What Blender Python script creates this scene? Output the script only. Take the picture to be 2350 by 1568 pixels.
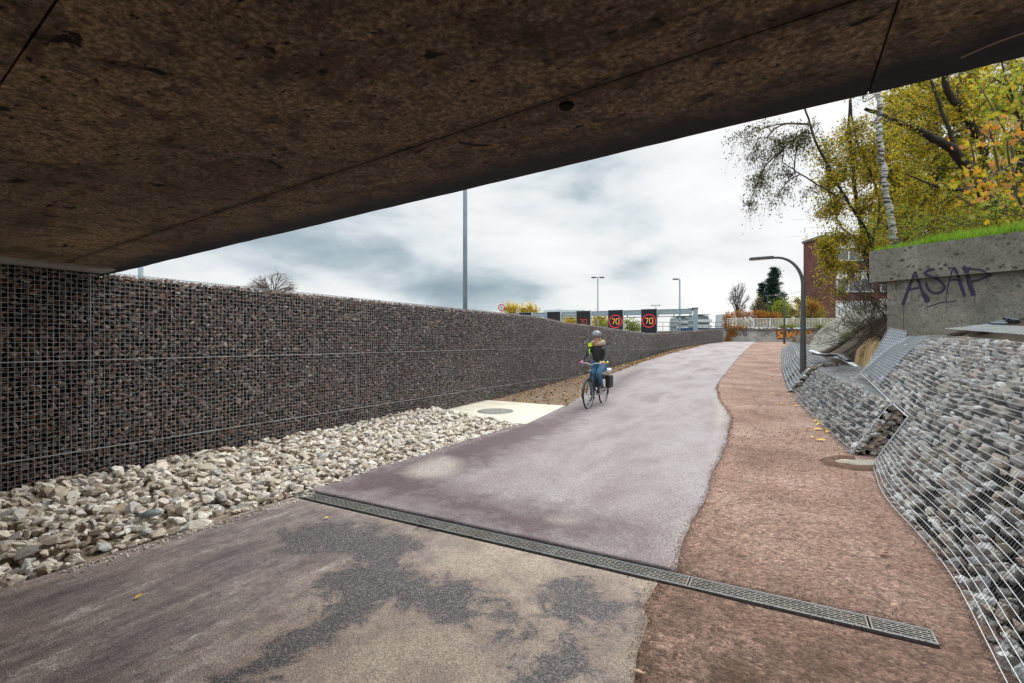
import bpy, bmesh, math, random
import numpy as np
from mathutils import Vector, Matrix, noise as mnoise
random.seed(7); RNG = np.random.default_rng(11)
for o in list(bpy.data.objects): bpy.data.objects.remove(o)
SC = bpy.context.scene; COL = SC.collection
PI = math.pi; R = math.radians
EYE = 1.65; F = 1130.0
# ------------------------------------------------------------------ camera
cd = bpy.data.cameras.new('camera'); cam = bpy.data.objects.new('camera', cd); COL.objects.link(cam)
cam.location = (0, 0, EYE); cam.rotation_euler = (PI/2, 0, 0)
cd.sensor_width = 36; cd.lens = F/2350*36; cd.clip_start = .05; cd.clip_end = 5000
SC.camera = cam
SC.view_settings.view_transform = 'Standard'; SC.view_settings.look = 'None'
SC.view_settings.exposure = 0.0; SC.view_settings.gamma = 1
# ------------------------------------------------------------------ node helper
class NT_:
    def __init__(s, tree): s.t = tree
    def n(s, typ, ins=None, **props):
        nd = s.t.nodes.new(typ)
        for k, v in props.items(): setattr(nd, k, v)
        for k, v in (ins or {}).items():
            sock = nd.inputs[k]
            if isinstance(v, bpy.types.NodeSocket): s.t.links.new(v, sock)
            elif isinstance(v, (tuple, list)) and len(v) == 3 and sock.type == 'RGBA': sock.default_value = (*v, 1)
            else: sock.default_value = v
        return nd
    def math(s, op, a, b=None, clamp=False):
        d = {0: a}
        if b is not None: d[1] = b
        return s.n('ShaderNodeMath', d, operation=op, use_clamp=clamp).outputs[0]
    def mix(s, f, a, b, blend='MIX'):
        nd = s.n('ShaderNodeMix', None, data_type='RGBA', blend_type=blend)
        for idx, v in ((0, f), (6, a), (7, b)):
            if isinstance(v, bpy.types.NodeSocket): s.t.links.new(v, nd.inputs[idx])
            else: nd.inputs[idx].default_value = (*v, 1) if isinstance(v, (tuple, list)) else v
        return nd.outputs[2]
    def ramp(s, fac, stops, interp='LINEAR'):
        nd = s.n('ShaderNodeValToRGB', {0: fac}); cr = nd.color_ramp; cr.interpolation = interp
        while len(cr.elements) < len(stops): cr.elements.new(.5)
        for e, (p, c) in zip(cr.elements, stops):
            e.position = p; e.color = (*c, 1) if isinstance(c, (tuple, list)) else (c, c, c, 1)
        return nd.outputs[0]
    def noise(s, vec, scale, detail=4, rough=.55, dist=0.0):
        return s.n('ShaderNodeTexNoise', {'Vector': vec, 'Scale': scale, 'Detail': detail, 'Roughness': rough, 'Distortion': dist}).outputs['Fac']
    def step(s, v, lo, hi):
        return s.n('ShaderNodeMapRange', {0: v, 1: lo, 2: hi, 3: 0.0, 4: 1.0}).outputs[0]
    def vscale(s, vec, sc):
        return s.n('ShaderNodeMapping', {'Vector': vec, 'Scale': sc}).outputs[0]
# ------------------------------------------------------------------ world: overcast sky, brighter towards the zenith
W = bpy.data.worlds.new('World'); SC.world = W; W.use_nodes = True
wt = NT_(W.node_tree); W.node_tree.nodes.clear()
tc = wt.n('ShaderNodeTexCoord').outputs['Generated']
sx = wt.n('ShaderNodeSeparateXYZ', {0: tc}); elev = sx.outputs[2]
den = wt.math('ADD', wt.math('MAXIMUM', elev, 0.0), .42)
px_ = wt.math('DIVIDE', sx.outputs[0], den); py_ = wt.math('DIVIDE', sx.outputs[1], den)
pv = wt.n('ShaderNodeCombineXYZ', {0: wt.math('ADD', px_, 4.1), 1: wt.math('ADD', py_, 1.7), 2: 0.0}).outputs[0]
n1 = wt.noise(wt.vscale(tc, (1.0, 1.0, 2.6)), 3.1, 7, .50, .12)
n2 = wt.noise(wt.vscale(tc, (1.0, 1.0, 2.2)), 1.3, 2, .5)
cl = wt.math('ADD', wt.math('MULTIPLY', n1, .72), wt.math('MULTIPLY', n2, .42))
# heavier cloud bank towards the left of the road, thinner towards the right
side = wt.step(sx.outputs[0], -.55, .50)
cl = wt.math('ADD', cl, wt.math('MULTIPLY', side, .11)); cl = wt.math('ADD', cl, wt.math('MULTIPLY', wt.step(elev, .12, .0), .07))
dv = wt.n('ShaderNodeVectorMath', {0: wt.vscale(tc, (1.0, 1.0, 2.6)), 1: (-.02, .98, .44)}, operation='DISTANCE').outputs['Value']
cl = wt.math('SUBTRACT', cl, wt.math('MULTIPLY', wt.step(dv, .36, .0), .10))
cl = wt.math('SUBTRACT', cl, .034)
ccol = wt.ramp(cl, [(.46, (.30, .39, .455)), (.54, (.50, .59, .645)), (.60, (.78, .83, .86)), (.66, (.93, .95, .96)), (.78, (1.05, 1.05, 1.05))])
nish = wt.n('ShaderNodeTexSky', None, sky_type='NISHITA', sun_disc=False, sun_elevation=R(42), sun_rotation=R(35))
zen = wt.n('ShaderNodeMapRange', {0: elev, 1: .34, 2: .80, 3: 1.0, 4: 4.0}, interpolation_type='SMOOTHSTEP').outputs[0]
bgc = wt.n('ShaderNodeBackground', {0: ccol, 1: zen}); bgn = wt.n('ShaderNodeBackground', {0: nish.outputs[0], 1: .06})
ms = wt.n('ShaderNodeMixShader', {0: .06}); W.node_tree.links.new(bgc.outputs[0], ms.inputs[1]); W.node_tree.links.new(bgn.outputs[0], ms.inputs[2])
wo = wt.n('ShaderNodeOutputWorld'); W.node_tree.links.new(ms.outputs[0], wo.inputs[0])
# ------------------------------------------------------------------ soft sun behind the cloud
sd = bpy.data.lights.new('sun', 'SUN'); sd.energy = 1.2; sd.angle = R(18); sd.color = (1, .96, .9)
sun = bpy.data.objects.new('sun', sd); COL.objects.link(sun)
_d = Vector((-math.sin(R(35))*math.cos(R(42)), -math.cos(R(35))*math.cos(R(42)), -math.sin(R(42))))
sun.rotation_euler = _d.to_track_quat('-Z', 'Y').to_euler()
# ------------------------------------------------------------------ frames: path coordinates and terrain height
DX, DY = .4870, .8734                       # direction of the path; lateral axis = (DY, -DX)
def XY(n, t): return DY*n+DX*t, -DX*n+DY*t
def NTof(x, y): return DY*x-DX*y, DX*x+DY*y
_gy = np.arange(-40, 200, .25)
_gh = np.interp(_gy, [-40, 8, 12.4, 17, 22, 33, 40, 45, 60, 200], [0, 0, .06, .22, .44, 1.00, 1.38, 1.585, 1.60, 1.60])
_k = np.hanning(17); _k /= _k.sum(); _gh = np.convolve(np.pad(_gh, 8, mode='edge'), _k, 'valid')
def g(y): return np.interp(y, _gy, _gh)
def WP(px, py, Y): return ((px-1175)/F*Y, Y, EYE-(py-784)/F*Y)
def GP(px, py):
    ys = np.arange(1.0, 60, .02); z = EYE-(py-784)/F*ys-g(ys)
    i = np.argmax(z < 0) if (z < 0).any() else len(ys)-1
    return ((px-1175)/F*ys[i], ys[i])
def P3(n, t, h): x, y = XY(n, t); return (x, y, h)
# ------------------------------------------------------------------ mesh helpers
def tag(o, label=None, cat=None, group=None, kind=None):
    if label: o['label'] = label
    if cat: o['category'] = cat
    if group: o['group'] = group
    if kind: o['kind'] = kind
    return o
def empty(name, loc=(0, 0, 0), label=None, cat=None, group=None):
    o = bpy.data.objects.new(name, None); o.location = loc; COL.objects.link(o); o.empty_display_size = .2
    return tag(o, label, cat, group)
class MB:
    def __init__(s): s.v = []; s.f = {}; s.n = 0; s.a = {}
    def add(s, V, *Fs, **attrs):
        V = np.asarray(V, float).reshape(-1, 3); s.v.append(V)
        for Fa in Fs:
            Fa = np.asarray(Fa, int); s.f.setdefault(Fa.shape[1], []).append(Fa+s.n)
        for k, a in attrs.items(): s.a.setdefault(k, []).append(np.broadcast_to(np.asarray(a, float), (len(V),)))
        s.n += len(V); return s
    def box(s, c, size, rz=0, M=None):
        v = np.array([[x, y, z] for z in (-.5, .5) for y in (-.5, .5) for x in (-.5, .5)])*np.array(size)
        if M is not None: v = v@np.array(M).T
        elif rz: ca, sa = math.cos(rz), math.sin(rz); v = np.stack([v[:, 0]*ca-v[:, 1]*sa, v[:, 0]*sa+v[:, 1]*ca, v[:, 2]], 1)
        return s.add(v+np.array(c), [[0, 2, 3, 1], [4, 5, 7, 6], [0, 1, 5, 4], [2, 6, 7, 3], [0, 4, 6, 2], [1, 3, 7, 5]])
    def tube(s, P, r, k=6, flat=None, caps=True, closed=False):
        P = np.asarray(P, float); m = len(P); r = np.broadcast_to(np.asarray(r, float), (m,))
        if closed: T = np.roll(P, -1, 0)-np.roll(P, 1, 0)
        else: T = np.gradient(P, axis=0)
        T /= np.linalg.norm(T, axis=1)[:, None]+1e-12
        if flat is None:
            up = np.array([0, 0, 1.]); fl = 1.0
            if np.abs(T[:, 2]).max() > .93: up = np.linalg.svd(T, full_matrices=True)[2][-1]
            A = np.cross(T, up); A /= np.linalg.norm(A, axis=1)[:, None]+1e-12; B = np.cross(A, T)
        else:
            up, fl = np.array(flat[0], float), flat[1]
            A = np.cross(T, up); A /= np.linalg.norm(A, axis=1)[:, None]+1e-12; B = np.tile(up, (m, 1))
        th = np.arange(k)*2*PI/k+PI/k
        V = P[:, None]+r[:, None, None]*(np.cos(th)[None, :, None]*A[:, None]+fl*np.sin(th)[None, :, None]*B[:, None])
        i = np.arange(m if closed else m-1)[:, None]; j = np.arange(k)[None]; i2 = (i+1) % m; j2 = (j+1) % k
        q = np.stack([i*k+j, i*k+j2, i2*k+j2, i2*k+j], -1).reshape(-1, 4)
        s.add(V.reshape(-1, 3), q)
        if caps and not closed:
            c0 = np.arange(k)[::-1][None]; c1 = (np.arange(k)+(m-1)*k)[None]
            s.f.setdefault(k, []).append(c0+s.n-m*k); s.f[k].append(c1+s.n-m*k)
        return s
    def grid(s, V, **attrs):           # V: (a,b,3)
        a, b = V.shape[:2]; i = np.arange(a-1)[:, None]; j = np.arange(b-1)[None]
        q = np.stack([i*b+j, i*b+j+1, (i+1)*b+j+1, (i+1)*b+j], -1).reshape(-1, 4)
        return s.add(V.reshape(-1, 3), q, **{k: np.asarray(x).reshape(-1) for k, x in attrs.items()})
    def lathe(s, prof, k=16, c=(0, 0, 0)):
        prof = np.array(prof); th = np.arange(k)*2*PI/k; m = len(prof)
        V = np.stack([prof[:, 0][:, None]*np.cos(th), prof[:, 0][:, None]*np.sin(th), np.repeat(prof[:, 1][:, None], k, 1)], -1)+np.array(c)
        i = np.arange(m-1)[:, None]; j = np.arange(k)[None]; j2 = (j+1) % k
        return s.add(V.reshape(-1, 3), np.stack([i*k+j, i*k+j2, (i+1)*k+j2, (i+1)*k+j], -1).reshape(-1, 4))
    def prism(s, poly, z0, z1):
        p = np.array(poly, float); k = len(p)
        V = np.concatenate([np.c_[p, np.full(k, z0)], np.c_[p, np.full(k, z1)]]); i = np.arange(k); j = (i+1) % k
        return s.add(V, np.stack([i, j, j+k, i+k], 1), i[::-1][None], (i+k)[None])
    def build(s, name, mat, parent=None, smooth=False, loc=None):
        me = bpy.data.meshes.new(name); V = np.concatenate(s.v).astype(np.float32)
        ks = sorted(s.f); fs = [np.concatenate(s.f[k]) for k in ks]
        me.vertices.add(len(V)); me.vertices.foreach_set('co', V.ravel())
        li = np.concatenate([f.ravel() for f in fs]).astype(np.int32)
        tot = np.concatenate([np.full(len(f), k) for f, k in zip(fs, ks)]).astype(np.int32)
        st = np.concatenate([[0], np.cumsum(tot)[:-1]]).astype(np.int32)
        me.loops.add(len(li)); me.loops.foreach_set('vertex_index', li)
        me.polygons.add(len(tot)); me.polygons.foreach_set('loop_start', st); me.polygons.foreach_set('loop_total', tot)
        me.update(calc_edges=True)
        for k, lst in s.a.items():
            a = np.concatenate(lst).astype(np.float32)
            if len(a) == len(V):
                at = me.attributes.new(k, 'FLOAT', 'POINT'); at.data.foreach_set('value', a)
        me.polygons.foreach_set('use_smooth', np.full(len(tot), bool(smooth)))
        if mat: me.materials.append(mat)
        me.validate(); o = bpy.data.objects.new(name, me); COL.objects.link(o)
        if loc is not None: o.location = loc
        if parent: o.parent = parent
        return o
def part(name, mb, mat, parent, smooth=False):
    """part built in world coordinates under a thing whose Empty stands at its base"""
    o = mb.build(name, mat, None, smooth); o.parent = parent
    L = parent.location if parent.parent is None else Vector((0, 0, 0))
    p = parent
    while p is not None and p.type == 'MESH' and p.parent is not None: p = p.parent
    base = p.location if p.type == 'EMPTY' else Vector((0, 0, 0))
    if parent is p and base.length > 0: o.data.transform(Matrix.Translation(-base))
    elif parent is not p: o.data.transform(Matrix.Translation(-base))
    return o
def spline(P, m, closed=False):
    P = np.asarray(P, float)
    if closed: Q = np.concatenate([P[-1:], P, P[:2]])
    else: Q = np.concatenate([2*P[:1]-P[1:2], P, 2*P[-1:]-P[-2:-1]])
    n = len(Q)-3; t = np.linspace(0, n-1e-6, m, endpoint=not closed); i = t.astype(int); u = (t-i)[:, None]
    a, b, c, d = Q[i], Q[i+1], Q[i+2], Q[i+3]
    return .5*(2*b+(c-a)*u+(2*a-5*b+4*c-d)*u*u+(3*b-a-3*c+d)*u**3)
def fbm(x, y, s=1.0, seed=0, oct=4):        # cheap smooth value noise, vectorised
    x = np.asarray(x, float)/s; y = np.asarray(y, float)/s; out = 0; amp = .5
    for o_ in range(oct):
        xi = np.floor(x).astype(int); yi = np.floor(y).astype(int); fx = x-xi; fy = y-yi
        fx = fx*fx*(3-2*fx); fy = fy*fy*(3-2*fy)
        def h(a, b): v = np.sin(a*127.1+b*311.7+seed*74.7+o_*13.3)*43758.5453; return v-np.floor(v)
        out = out+amp*((h(xi, yi)*(1-fx)+h(xi+1, yi)*fx)*(1-fy)+(h(xi, yi+1)*(1-fx)+h(xi+1, yi+1)*fx)*fy-.5)
        x = x*2.03; y = y*2.03; amp *= .5
    return out
# angular crushed stones: convex hulls
def _hull(n, flat, seed):
    rr = random.Random(seed); bm = bmesh.new()
    for _ in range(n):
        v = Vector([rr.gauss(0, 1) for _ in range(3)]).normalized()*rr.uniform(.38, .52)
        bm.verts.new((v.x*rr.uniform(.9, 1.25), v.y, v.z*flat))
    res = bmesh.ops.convex_hull(bm, input=bm.verts)
    for v in [v for v in bm.verts if not v.link_faces]: bm.verts.remove(v)
    bmesh.ops.triangulate(bm, faces=bm.faces); bm.verts.index_update()
    V = np.array([v.co[:] for v in bm.verts]); Fc = np.array([[v.index for v in f.verts] for f in bm.faces]); bm.free()
    return V, Fc
ROCK_HI = [_hull(18, .68, i) for i in range(24)]
ROCK_LO = [_hull(10, .7, 100+i) for i in range(20)]
def rand_rot(n, tilt=PI):
    a = RNG.uniform(0, 2*PI, n); b = RNG.normal(0, tilt, n); c = RNG.normal(0, tilt, n)
    ca, sa, cb, sb, cc, sc_ = np.cos(a), np.sin(a), np.cos(b), np.sin(b), np.cos(c), np.sin(c); z = np.zeros(n); o = np.ones(n)
    Rz = np.stack([ca, -sa, z, sa, ca, z, z, z, o], 1).reshape(n, 3, 3)
    Rx = np.stack([o, z, z, z, cb, -sb, z, sb, cb], 1).reshape(n, 3, 3)
    Ry = np.stack([cc, z, sc_, z, o, z, -sc_, z, cc], 1).reshape(n, 3, 3)
    return Rz@Rx@Ry
def stones(mb, P, size, protos, tilt=PI, frame=None):
    P = np.asarray(P); n = len(P); size = np.broadcast_to(np.asarray(size, float), (n,)); which = RNG.integers(0, len(protos), n)
    rnd = RNG.random(n); rot = rand_rot(n, tilt); sc3 = size[:, None]*RNG.uniform([.85, .75, .7], [1.35, 1.1, 1.0], (n, 3))
    for k, (V, Fc) in enumerate(protos):
        idx = np.where(which == k)[0]
        if not len(idx): continue
        VV = np.einsum('nij,nvj->nvi', rot[idx], V[None]*sc3[idx][:, None])
        if frame is not None: VV = np.einsum('nij,nvj->nvi', frame[idx], VV)
        VV = VV+P[idx][:, None]
        FF = Fc[None]+(np.arange(len(idx))*len(V))[:, None, None]
        mb.add(VV.reshape(-1, 3), FF.reshape(-1, 3), rnd=np.repeat(rnd[idx], len(V)))
    return mb
# ------------------------------------------------------------------ materials
def newmat(name):
    m = bpy.data.materials.new(name); m.use_nodes = True; m.node_tree.nodes.clear(); T = NT_(m.node_tree)
    out = T.n('ShaderNodeOutputMaterial'); b = T.n('ShaderNodeBsdfPrincipled'); m.node_tree.links.new(b.outputs[0], out.inputs[0])
    T.b = b; T.out = out; T.pos = T.n('ShaderNodeNewGeometry').outputs['Position']; T.obj = T.n('ShaderNodeTexCoord').outputs['Object']
    return m, T
def setb(T, **k):
    for a, v in k.items():
        s = T.b.inputs[{'col': 'Base Color', 'rough': 'Roughness', 'met': 'Metallic', 'spec': 'Specular IOR Level', 'nor': 'Normal', 'em': 'Emission Color', 'es': 'Emission Strength'}[a]]
        if isinstance(v, bpy.types.NodeSocket): T.t.links.new(v, s)
        else: s.default_value = (*v, 1) if isinstance(v, (tuple, list)) else v
def bump(T, h, strength=.5, dist=.01):
    return T.n('ShaderNodeBump', {'Strength': strength, 'Distance': dist, 'Height': h}).outputs[0]
def simple(name, c, rough=.6, met=0, var=.15, scale=6, spec=.5, bmp=0, bs=60, dirt=None):
    m, T = newmat(name); n = T.noise(T.pos, scale, 5, .6)
    c2 = tuple(x*(1-var) for x in c); c3 = tuple(min(1, x*(1+var)) for x in c)
    col = T.ramp(n, [(.3, c2), (.7, c3)])
    if dirt: col = T.mix(T.step(T.noise(T.pos, scale*.4, 6, .65), .52, .68), col, dirt)
    setb(T, col=col, rough=rough, met=met, spec=spec)
    if bmp: setb(T, nor=bump(T, T.noise(T.pos, bs, 3, .6), bmp, .01))
    return m
def rockmat(name, pal, rough=.85, fine=70):
    m, T = newmat(name); a = T.n('ShaderNodeAttribute', None, attribute_name='rnd').outputs['Fac']
    base = T.ramp(a, [(i/max(1, len(pal)-1), c) for i, c in enumerate(pal)])
    nz = T.noise(T.pos, fine*.4, 5, .65); col = T.mix(1.0, base, T.ramp(nz, [(.25, .62), (.75, 1.25)]), 'MULTIPLY')
    setb(T, col=col, rough=rough, spec=.3, nor=bump(T, T.noise(T.pos, fine, 4, .65), .55, .008)); return m
def leafmat(name, pal, rough=.55, trans=.45):
    m, T = newmat(name); a = T.n('ShaderNodeAttribute', None, attribute_name='rnd').outputs['Fac']
    col = T.ramp(a, [(i/max(1, len(pal)-1), c) for i, c in enumerate(pal)])
    setb(T, col=col, rough=rough, spec=.3)
    tr = T.n('ShaderNodeBsdfTranslucent', {0: T.mix(1.0, col, (1.5, 1.45, .9), 'MULTIPLY')}); mx = T.n('ShaderNodeMixShader', {0: trans})
    T.t.links.new(T.b.outputs[0], mx.inputs[1]); T.t.links.new(tr.outputs[0], mx.inputs[2]); T.t.links.new(mx.outputs[0], T.out.inputs[0])
    return m
def emis(name, c, s):
    m, T = newmat(name); setb(T, col=(.02, .02, .02), em=c, es=s, rough=.5); return m
M = {}
M['wire'] = simple('galvanised_wire', (.40, .415, .425), .42, .5, .25, 3)
M['wire_bright'] = simple('bright_galvanised_wire', (.66, .68, .70), .45, .3, .15, 3)
M['wire_dark'] = simple('dull_wire', (.22, .23, .24), .5, .5, .2, 3)
M['steel'] = simple('galvanised_steel', (.36, .42, .45), .5, .3, .15, 4)
M['steel_pale'] = simple('pale_steel', (.55, .60, .62), .5, .2, .1, 2)
M['pole_grey'] = simple('grey_pole_paint', (.20, .25, .28), .5, .2, .15, 1.5)
M['lamp_grey'] = simple('dark_grey_lamp_paint', (.085, .088, .095), .38, .1, .12, 5)
M['lens'] = simple('lamp_glass', (.5, .52, .54), .2, 0, .05)
M['black'] = simple('black_panel', (.012, .013, .017), .45, 0, .3, 2)
M['red_led'] = emis('red_leds', (1, .02, .06), 1.1)
M['amber_led'] = emis('amber_leds', (1, .42, .06), 1.25)
M['red_led_dim'] = emis('dim_red_leds', (1, .05, .04), .16)
M['amber_led_dim'] = emis('dim_amber_leds', (1, .13, .05), .55)
M['red_led_faint'] = emis('faint_red_leds', (1, .05, .06), .05)
M['rock_wall'] = rockmat('reddish_crushed_rock', [(.07, .045, .034), (.24, .125, .078), (.13, .095, .080), (.33, .19, .125), (.20, .185, .185), (.26, .14, .09), (.50, .42, .37), (.15, .085, .06), (.30, .27, .26)], .7)
M['rock_cream'] = rockmat('cream_limestone', [(.46, .38, .29), (.64, .57, .48), (.33, .25, .175), (.74, .69, .61), (.58, .50, .40), (.44, .42, .40), (.70, .62, .50), (.30, .23, .17)], .9)
M['rock_grey'] = rockmat('grey_brown_crushed_rock', [(.27, .235, .205), (.56, .54, .51), (.37, .27, .20), (.72, .70, .665), (.38, .37, .365), (.52, .43, .345), (.20, .165, .14)], .85)
M['void'] = simple('dark_gap', (.020, .015, .012), .95, 0, .3, 8, .1)  # near-black put in for the shade inside gaps and recesses
M['void_grey'] = simple('shaded_fill_gap', (.022, .019, .017), .95, 0, .3, 8, .1)  # near-black standing in for shade between the fill stones
M['sheet'] = simple('grey_geotextile', (.15, .165, .18), .6, 0, .25, 5, .4, .3, 20)
M['geo_white'] = simple('white_geotextile', (.68, .70, .72), .7, 0, .15, 9, .4, .5, 30)
M['plastic_black'] = simple('black_plastic_sheet', (.012, .013, .016), .3, 0, .3, 7, .5, .6, 18)
M['leaf_litter'] = rockmat('dead_leaves', [(.16, .07, .02), (.42, .20, .04), (.55, .33, .05), (.10, .055, .03), (.33, .14, .05)], .8)
M['leaf_yellow'] = simple('yellow_leaf', (.75, .42, .03), .6, 0, .2, 40)
M['leaf_brown'] = simple('brown_leaf', (.42, .27, .17), .7, 0, .25, 40)
M['white_paint'] = simple('white_painted_metal', (.72, .71, .68), .5, 0, .1, 3, dirt=(.5, .46, .40))
M['bark'] = simple('dark_bark', (.045, .036, .030), .9, 0, .4, 14, .2, .8, 40)
M['bark_grey'] = simple('grey_bark', (.12, .105, .09), .9, 0, .35, 14, .2, .6, 40)
M['twig'] = simple('twig_bark', (.085, .062, .048), .9, 0, .3, 10, .2)
M['skin'] = simple('skin', (.60, .32, .24), .5, 0, .08, 20)
# soffit: dark exposed-aggregate concrete with pits, rust-brown blotches and a dark bluish band along the outer edge
m, T = newmat('soffit_concrete'); M['soffit'] = m
nt = T.n('ShaderNodeCombineXYZ')
sp = T.n('ShaderNodeSeparateXYZ', {0: T.pos})
an = T.math('SUBTRACT', T.math('MULTIPLY', sp.outputs[0], DY), T.math('MULTIPLY', sp.outputs[1], DX))
at_ = T.math('ADD', T.math('MULTIPLY', sp.outputs[0], DX), T.math('MULTIPLY', sp.outputs[1], DY))
vec = T.n('ShaderNodeCombineXYZ', {0: an, 1: at_, 2: 0.0}).outputs[0]
big = T.noise(T.vscale(vec, (.5, 1.1, 1)), .9, 5, .6)
c0 = T.ramp(big, [(.30, (.110, .078, .050)), (.50, (.215, .152, .096)), (.70, (.33, .235, .145))])
ag = T.noise(vec, 46, 3, .8)
c1 = T.mix(1.0, c0, T.ramp(ag, [(.34, .35), (.50, .95), (.66, 2.1)]), 'MULTIPLY')
mot = T.noise(vec, 9, 5, .65); c1 = T.mix(T.math('MULTIPLY', T.step(mot, .50, .62), .7), c1, (.040, .030, .024)); c1 = T.mix(T.math('MULTIPLY', T.step(T.noise(T.vscale(vec, (.6, 1.4, 1)), 2.4, 6, .7, .5), .50, .62), .55), c1, (.034, .027, .024))
pits = T.noise(T.vscale(vec, (1.0, 1.5, 1)), 5.2, 3, .5, .6)
c2 = T.mix(T.step(pits, .665, .70), c1, (.012, .009, .008))
pits2 = T.noise(T.vscale(vec, (1.0, 1.6, 1)), 21, 2, .5, .2); c2 = T.mix(T.step(pits2, .635, .70), c2, (.018, .013, .011))
streak = T.noise(T.vscale(vec, (.35, 5, 1)), 1.4, 6, .7, .4); c2 = T.mix(T.math('MULTIPLY', T.step(streak, .60, .72), .55), c2, (.03, .022, .018))
pale = T.noise(T.vscale(vec, (1.4, .7, 1)), 3.3, 6, .75, .8); c2 = T.mix(T.math('MULTIPLY', T.step(pale, .70, .76), T.step(an, -5.2, -6.5)), c2, (.5, .44, .36))
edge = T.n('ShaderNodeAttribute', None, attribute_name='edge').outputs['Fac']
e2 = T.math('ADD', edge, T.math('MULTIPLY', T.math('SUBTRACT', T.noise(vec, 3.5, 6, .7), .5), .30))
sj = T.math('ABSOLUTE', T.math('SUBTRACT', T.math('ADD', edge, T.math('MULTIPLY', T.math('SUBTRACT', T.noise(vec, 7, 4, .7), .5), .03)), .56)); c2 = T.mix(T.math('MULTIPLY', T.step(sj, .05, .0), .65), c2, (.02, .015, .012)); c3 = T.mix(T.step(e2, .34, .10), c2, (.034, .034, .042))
setb(T, col=c3, rough=.85, spec=.25, nor=bump(T, T.math('ADD', T.math('MULTIPLY', ag, -1.0), T.math('MULTIPLY', pits, -2.0)), .5, .006))
# weathered concrete of the old abutment wall
m, T = newmat('weathered_concrete'); M['conc_old'] = m
hz = T.n('ShaderNodeSeparateXYZ', {0: T.pos}).outputs[2]
n1_ = T.noise(T.pos, 1.6, 6, .65); c = T.ramp(n1_, [(.3, (.15, .138, .112)), (.5, (.235, .215, .178)), (.72, (.34, .315, .265))])
bl = T.n('ShaderNodeTexVoronoi', {'Vector': T.vscale(T.pos, (1, 1, 1.1)), 'Scale': 7.5}).outputs['Distance']
bl2 = T.math('ADD', bl, T.math('MULTIPLY', T.noise(T.pos, 14, 4, .6), .35))
c = T.mix(T.math('MULTIPLY', T.math('MULTIPLY', T.step(bl2, .56, .40), T.step(hz, 2.0, 3.1)), T.step(T.noise(T.pos, 2.9, 4, .6), .42, .58)), c, (.060, .054, .045))
sp1 = T.noise(T.pos, 26, 5, .7); c = T.mix(T.math('MULTIPLY', T.step(sp1, .50, .60), .8), c, (.11, .105, .09))
c = T.mix(T.math('MULTIPLY', T.step(T.noise(T.pos, 2.2, 5, .6), .54, .68), T.step(hz, 2.0, 1.4)), c, (.10, .125, .04))
c = T.mix(T.math('MULTIPLY', T.step(T.noise(T.pos, 3.7, 5, .7), .60, .70), .5), c, (.30, .23, .09))
c = T.mix(T.step(T.noise(T.vscale(T.pos, (1, 1, .5)), 7, 5, .75), .72, .76), c, (.62, .60, .55))
setb(T, col=c, rough=.9, spec=.2, nor=bump(T, T.math('ADD', sp1, bl), .6, .01))
M['conc_slab'] = simple('pale_old_concrete', (.37, .345, .29), .9, 0, .25, 3, .2, .5, 50, dirt=(.17, .14, .10))
M['conc_new'] = simple('new_cream_concrete', (.56, .51, .41), .8, 0, .12, 2.5, .3, .15, 80, dirt=(.46, .39, .28))
M['conc_grey'] = simple('streaked_grey_concrete', (.36, .35, .32), .9, 0, .2, 1.2, .2, .4, 30, dirt=(.22, .21, .19))
M['coping'] = simple('dark_coping_concrete', (.17, .15, .135), .9, 0, .25, 2, .2)
# asphalt with wet, dark and sandy areas
def attr(T, n): return T.n('ShaderNodeAttribute', None, attribute_name=n).outputs['Fac']
def pathvec(T):
    s = T.n('ShaderNodeSeparateXYZ', {0: T.pos})
    a = T.math('SUBTRACT', T.math('MULTIPLY', s.outputs[0], DY), T.math('MULTIPLY', s.outputs[1], DX))
    b = T.math('ADD', T.math('MULTIPLY', s.outputs[0], DX), T.math('MULTIPLY', s.outputs[1], DY))
    return T.n('ShaderNodeCombineXYZ', {0: a, 1: b, 2: 0.0}).outputs[0], a, b
m, T = newmat('wine_asphalt'); M['asphalt'] = m
v, an, at_ = pathvec(T); wet = attr(T, 'wet'); sand = attr(T, 'sand')
nb = T.noise(T.vscale(v, (1.3, .45, 1)), .9, 7, .62, .3); nm = T.noise(v, 4.5, 6, .7)
w = T.math('ADD', wet, T.math('MULTIPLY', T.math('SUBTRACT', nm, .5), 1.3)); w = T.math('ADD', w, T.math('MULTIPLY', T.math('SUBTRACT', nb, .5), 1.6))
wf = T.step(w, .15, .85)
gr = T.n('ShaderNodeTexVoronoi', {'Vector': T.pos, 'Scale': 105.0}); gv = gr.outputs['Color']; gd = gr.outputs['Distance']
g1 = T.n('ShaderNodeSeparateColor', {0: gv}).outputs[0]
dry = T.ramp(nb, [(.3, (.175, .125, .120)), (.52, (.270, .222, .218)), (.75, (.35, .31, .31))]); dark = T.ramp(nb, [(.3, (.062, .036, .037)), (.7, (.112, .070, .070))])
c = T.mix(wf, dry, dark); s_ = T.math('ADD', sand, T.math('MULTIPLY', T.math('SUBTRACT', nm, .5), .9)); c = T.mix(T.math('MULTIPLY', T.step(s_, .35, .95), .75), c, (.40, .345, .29))
c = T.mix(1.0, c, T.ramp(g1, [(0, .55), (.35, .88), (.8, 1.1), (1, 1.45)]), 'MULTIPLY')
setb(T, col=c, rough=T.ramp(wf, [(0, .66), (1, .55)]), spec=.38, nor=bump(T, T.math('ADD', gd, T.math('MULTIPLY', g1, .8)), .7, .005))
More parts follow.
